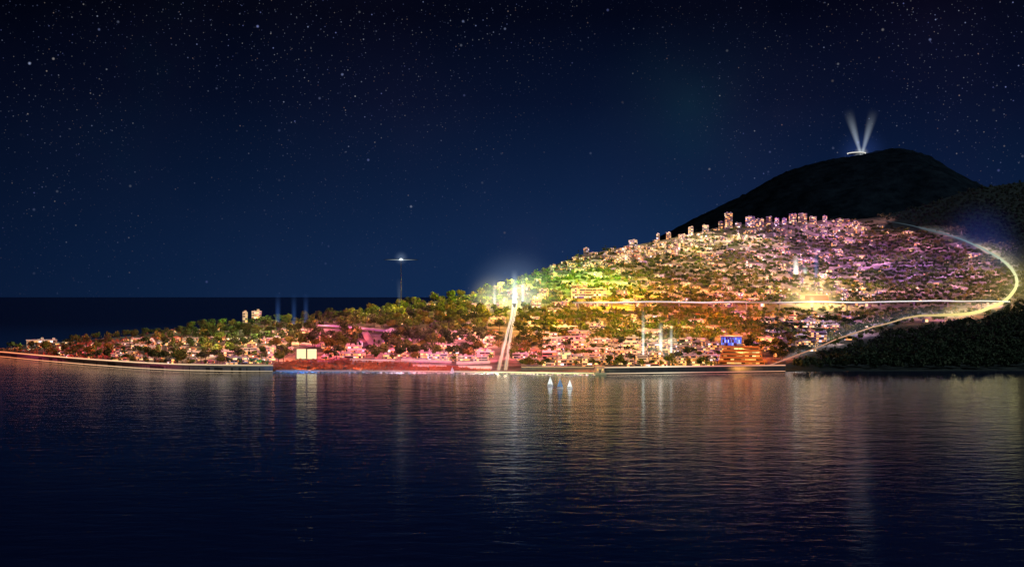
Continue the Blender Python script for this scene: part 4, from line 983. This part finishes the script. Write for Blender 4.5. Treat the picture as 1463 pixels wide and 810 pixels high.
for u, Y in ((786, 768), (800, 741), (814, 747.6), (646, 886)):
    lamp('sail_fill', ((u - UC) / F * Y + 1, Y - 7, 4), (.95, 1, .95), 2600, .3, (0, 1, .05))  # unseen spot added before each boat to brighten its sails

# ------------------------------------------------------------------ night sky, added directional light, camera
W = bpy.data.worlds.new('World'); S.world = W; W.use_nodes = True; nt = W.node_tree; nt.nodes.clear()
out = N(nt, 'OutputWorld'); bg = N(nt, 'Background'); L(nt, bg.outputs[0], out.inputs[0])
tc = N(nt, 'TexCoord'); sx = N(nt, 'SeparateXYZ'); L(nt, tc.outputs['Generated'], sx.inputs[0])
zc = math_node(nt, 'MULTIPLY', math_node(nt, 'MAXIMUM', sx.outputs[2], 0), 2.5)
base = ramp(nt, zc, [(0, (.0056, .0215, .072)), (.1, (.005, .0185, .064)), (.25, (.0032, .0115, .042)), (.42, (.0016, .0048, .02)), (.6, (.0007, .0016, .007)), (1, (.0004, .0006, .003))])
xr = ramp(nt, math_node(nt, 'ADD', math_node(nt, 'MULTIPLY', sx.outputs[0], 1.1), .5), [(0, (.4, .4, .45)), (.35, (.95, .95, .95)), (.58, (1.25, 1.25, 1.25)), (.85, (.95, .92, 1)), (1, (.65, .62, .75))])
mx = N(nt, 'Mix', data_type='RGBA', blend_type='MULTIPLY'); mx.inputs[0].default_value = 1; L(nt, base, mx.inputs[6]); L(nt, xr, mx.inputs[7])
def vnoise(sc, det):
    n = N(nt, 'TexNoise'); n.inputs['Scale'].default_value = sc; n.inputs['Detail'].default_value = det; L(nt, tc.outputs['Generated'], n.inputs['Vector']); return n.outputs['Fac']
neb = ramp(nt, vnoise(5.5, 5), [(.42, (0, 0, 0)), (.56, (.0009, .0008, .0018)), (.66, (.0004, .0018, .0026)), (.8, (.0008, .004, .005))])
a1 = N(nt, 'Mix', data_type='RGBA', blend_type='ADD'); a1.inputs[0].default_value = 1; L(nt, mx.outputs[2], a1.inputs[6]); L(nt, neb, a1.inputs[7])
last = a1.outputs[2]
wisp = vnoise(9, 5)
for uu_, vv_, rad_, col_ in ((985, 150, .055, (.0012, .0075, .008)), (1110, 165, .06, (.004, .0022, .0035)), (760, 345, .028, (.006, .0025, .0035)), (1340, 40, .09, (.0025, .0012, .0035)), (560, 150, .12, (.0018, .0008, .0022))):
    dv_ = N(nt, 'VectorMath', operation='DISTANCE'); L(nt, tc.outputs['Generated'], dv_.inputs[0]); dv_.inputs[1].default_value = Vector(((uu_ - UC) / F, 1, (VH - vv_) / F)).normalized()
    k_ = math_node(nt, 'SUBTRACT', 1, math_node(nt, 'MULTIPLY', dv_.outputs['Value'], 1 / (rad_ * 1.8)), clamp=True)
    k_ = math_node(nt, 'MULTIPLY', math_node(nt, 'MULTIPLY', k_, k_), math_node(nt, 'SUBTRACT', math_node(nt, 'MULTIPLY', wisp, 3.2), .9, clamp=True))
    cm = N(nt, 'Mix', data_type='RGBA'); L(nt, k_, cm.inputs[0]); cm.inputs[6].default_value = (0, 0, 0, 1); cm.inputs[7].default_value = (*col_, 1)
    am = N(nt, 'Mix', data_type='RGBA', blend_type='ADD'); am.inputs[0].default_value = 1; L(nt, last, am.inputs[6]); L(nt, cm.outputs[2], am.inputs[7]); last = am.outputs[2]
dens = ramp(nt, vnoise(4.0, 3), [(.36, (.12, .12, .12)), (.62, (1.2, 1.2, 1.2))])
elev = ramp(nt, math_node(nt, 'MAXIMUM', sx.outputs[2], 0), [(.01, (.12, .12, .12)), (.12, (.5, .5, .5)), (.2, (1, 1, 1))])
for sc, size, bright, pw in ((58, .08, 1.3, 3.0), (135, .1, .6, 1.8), (250, .14, .34, 1.2), (330, .16, .2, 1)):
    vo = N(nt, 'TexVoronoi'); vo.inputs['Scale'].default_value = sc; L(nt, tc.outputs['Generated'], vo.inputs['Vector'])
    sp = N(nt, 'SeparateColor'); L(nt, vo.outputs['Color'], sp.inputs[0])
    core = math_node(nt, 'SUBTRACT', 1, math_node(nt, 'MULTIPLY', vo.outputs['Distance'], 1 / size), clamp=True)
    b = math_node(nt, 'MULTIPLY', math_node(nt, 'MULTIPLY', core, math_node(nt, 'POWER', sp.outputs[0], pw)), bright)
    col = ramp(nt, sp.outputs[1], [(0, (.3, .35, 1)), (.4, (.5, .6, 1)), (.75, (.85, .9, 1)), (.92, (1, .85, .75)), (1, (1, .55, .45))])
    m1 = N(nt, 'Mix', data_type='RGBA', blend_type='MULTIPLY'); m1.inputs[0].default_value = 1; L(nt, col, m1.inputs[6]); L(nt, b, m1.inputs[7])
    m2 = N(nt, 'Mix', data_type='RGBA', blend_type='MULTIPLY'); m2.inputs[0].default_value = 1; L(nt, m1.outputs[2], m2.inputs[6]); L(nt, elev, m2.inputs[7])
    m3 = N(nt, 'Mix', data_type='RGBA', blend_type='MULTIPLY'); m3.inputs[0].default_value = 1; L(nt, m2.outputs[2], m3.inputs[6]); L(nt, dens, m3.inputs[7])
    a = N(nt, 'Mix', data_type='RGBA', blend_type='ADD'); a.inputs[0].default_value = 1; L(nt, last, a.inputs[6]); L(nt, m3.outputs[2], a.inputs[7]); last = a.outputs[2]
L(nt, last, bg.inputs[0]); bg.inputs[1].default_value = 1.0
sun = bpy.data.lights.new('form_light', 'SUN'); sun.energy = .95; sun.color = (.62, .8, 1); sun.angle = R(.6)  # unseen sun lamp added to give trees, walls and wood their form
so = bpy.data.objects.new('form_light', sun); COL.objects.link(so); so.rotation_euler = Vector((-.62, .55, -.56)).to_track_quat('-Z', 'Y').to_euler()

cam = bpy.data.cameras.new('camera'); cam.lens = 36 * F / 1463; cam.sensor_width = 36; cam.clip_start = 1; cam.clip_end = 400000; cam.shift_y = 19 / 1463
co = bpy.data.objects.new('camera', cam); COL.objects.link(co); co.location = (0, 0, H); co.rotation_euler = (R(90), 0, 0); S.camera = co
S.view_settings.view_transform = 'Standard'; S.view_settings.look = 'None'; S.view_settings.exposure = 0; S.view_settings.gamma = 1
S.render.engine = 'CYCLES'; cy = S.cycles
cy.max_bounces = 5; cy.diffuse_bounces = 2; cy.glossy_bounces = 2; cy.transmission_bounces = 1; cy.volume_bounces = 0; cy.transparent_max_bounces = 16
cy.caustics_reflective = False; cy.caustics_refractive = False; cy.sample_clamp_indirect = 4
cy.use_denoising = True
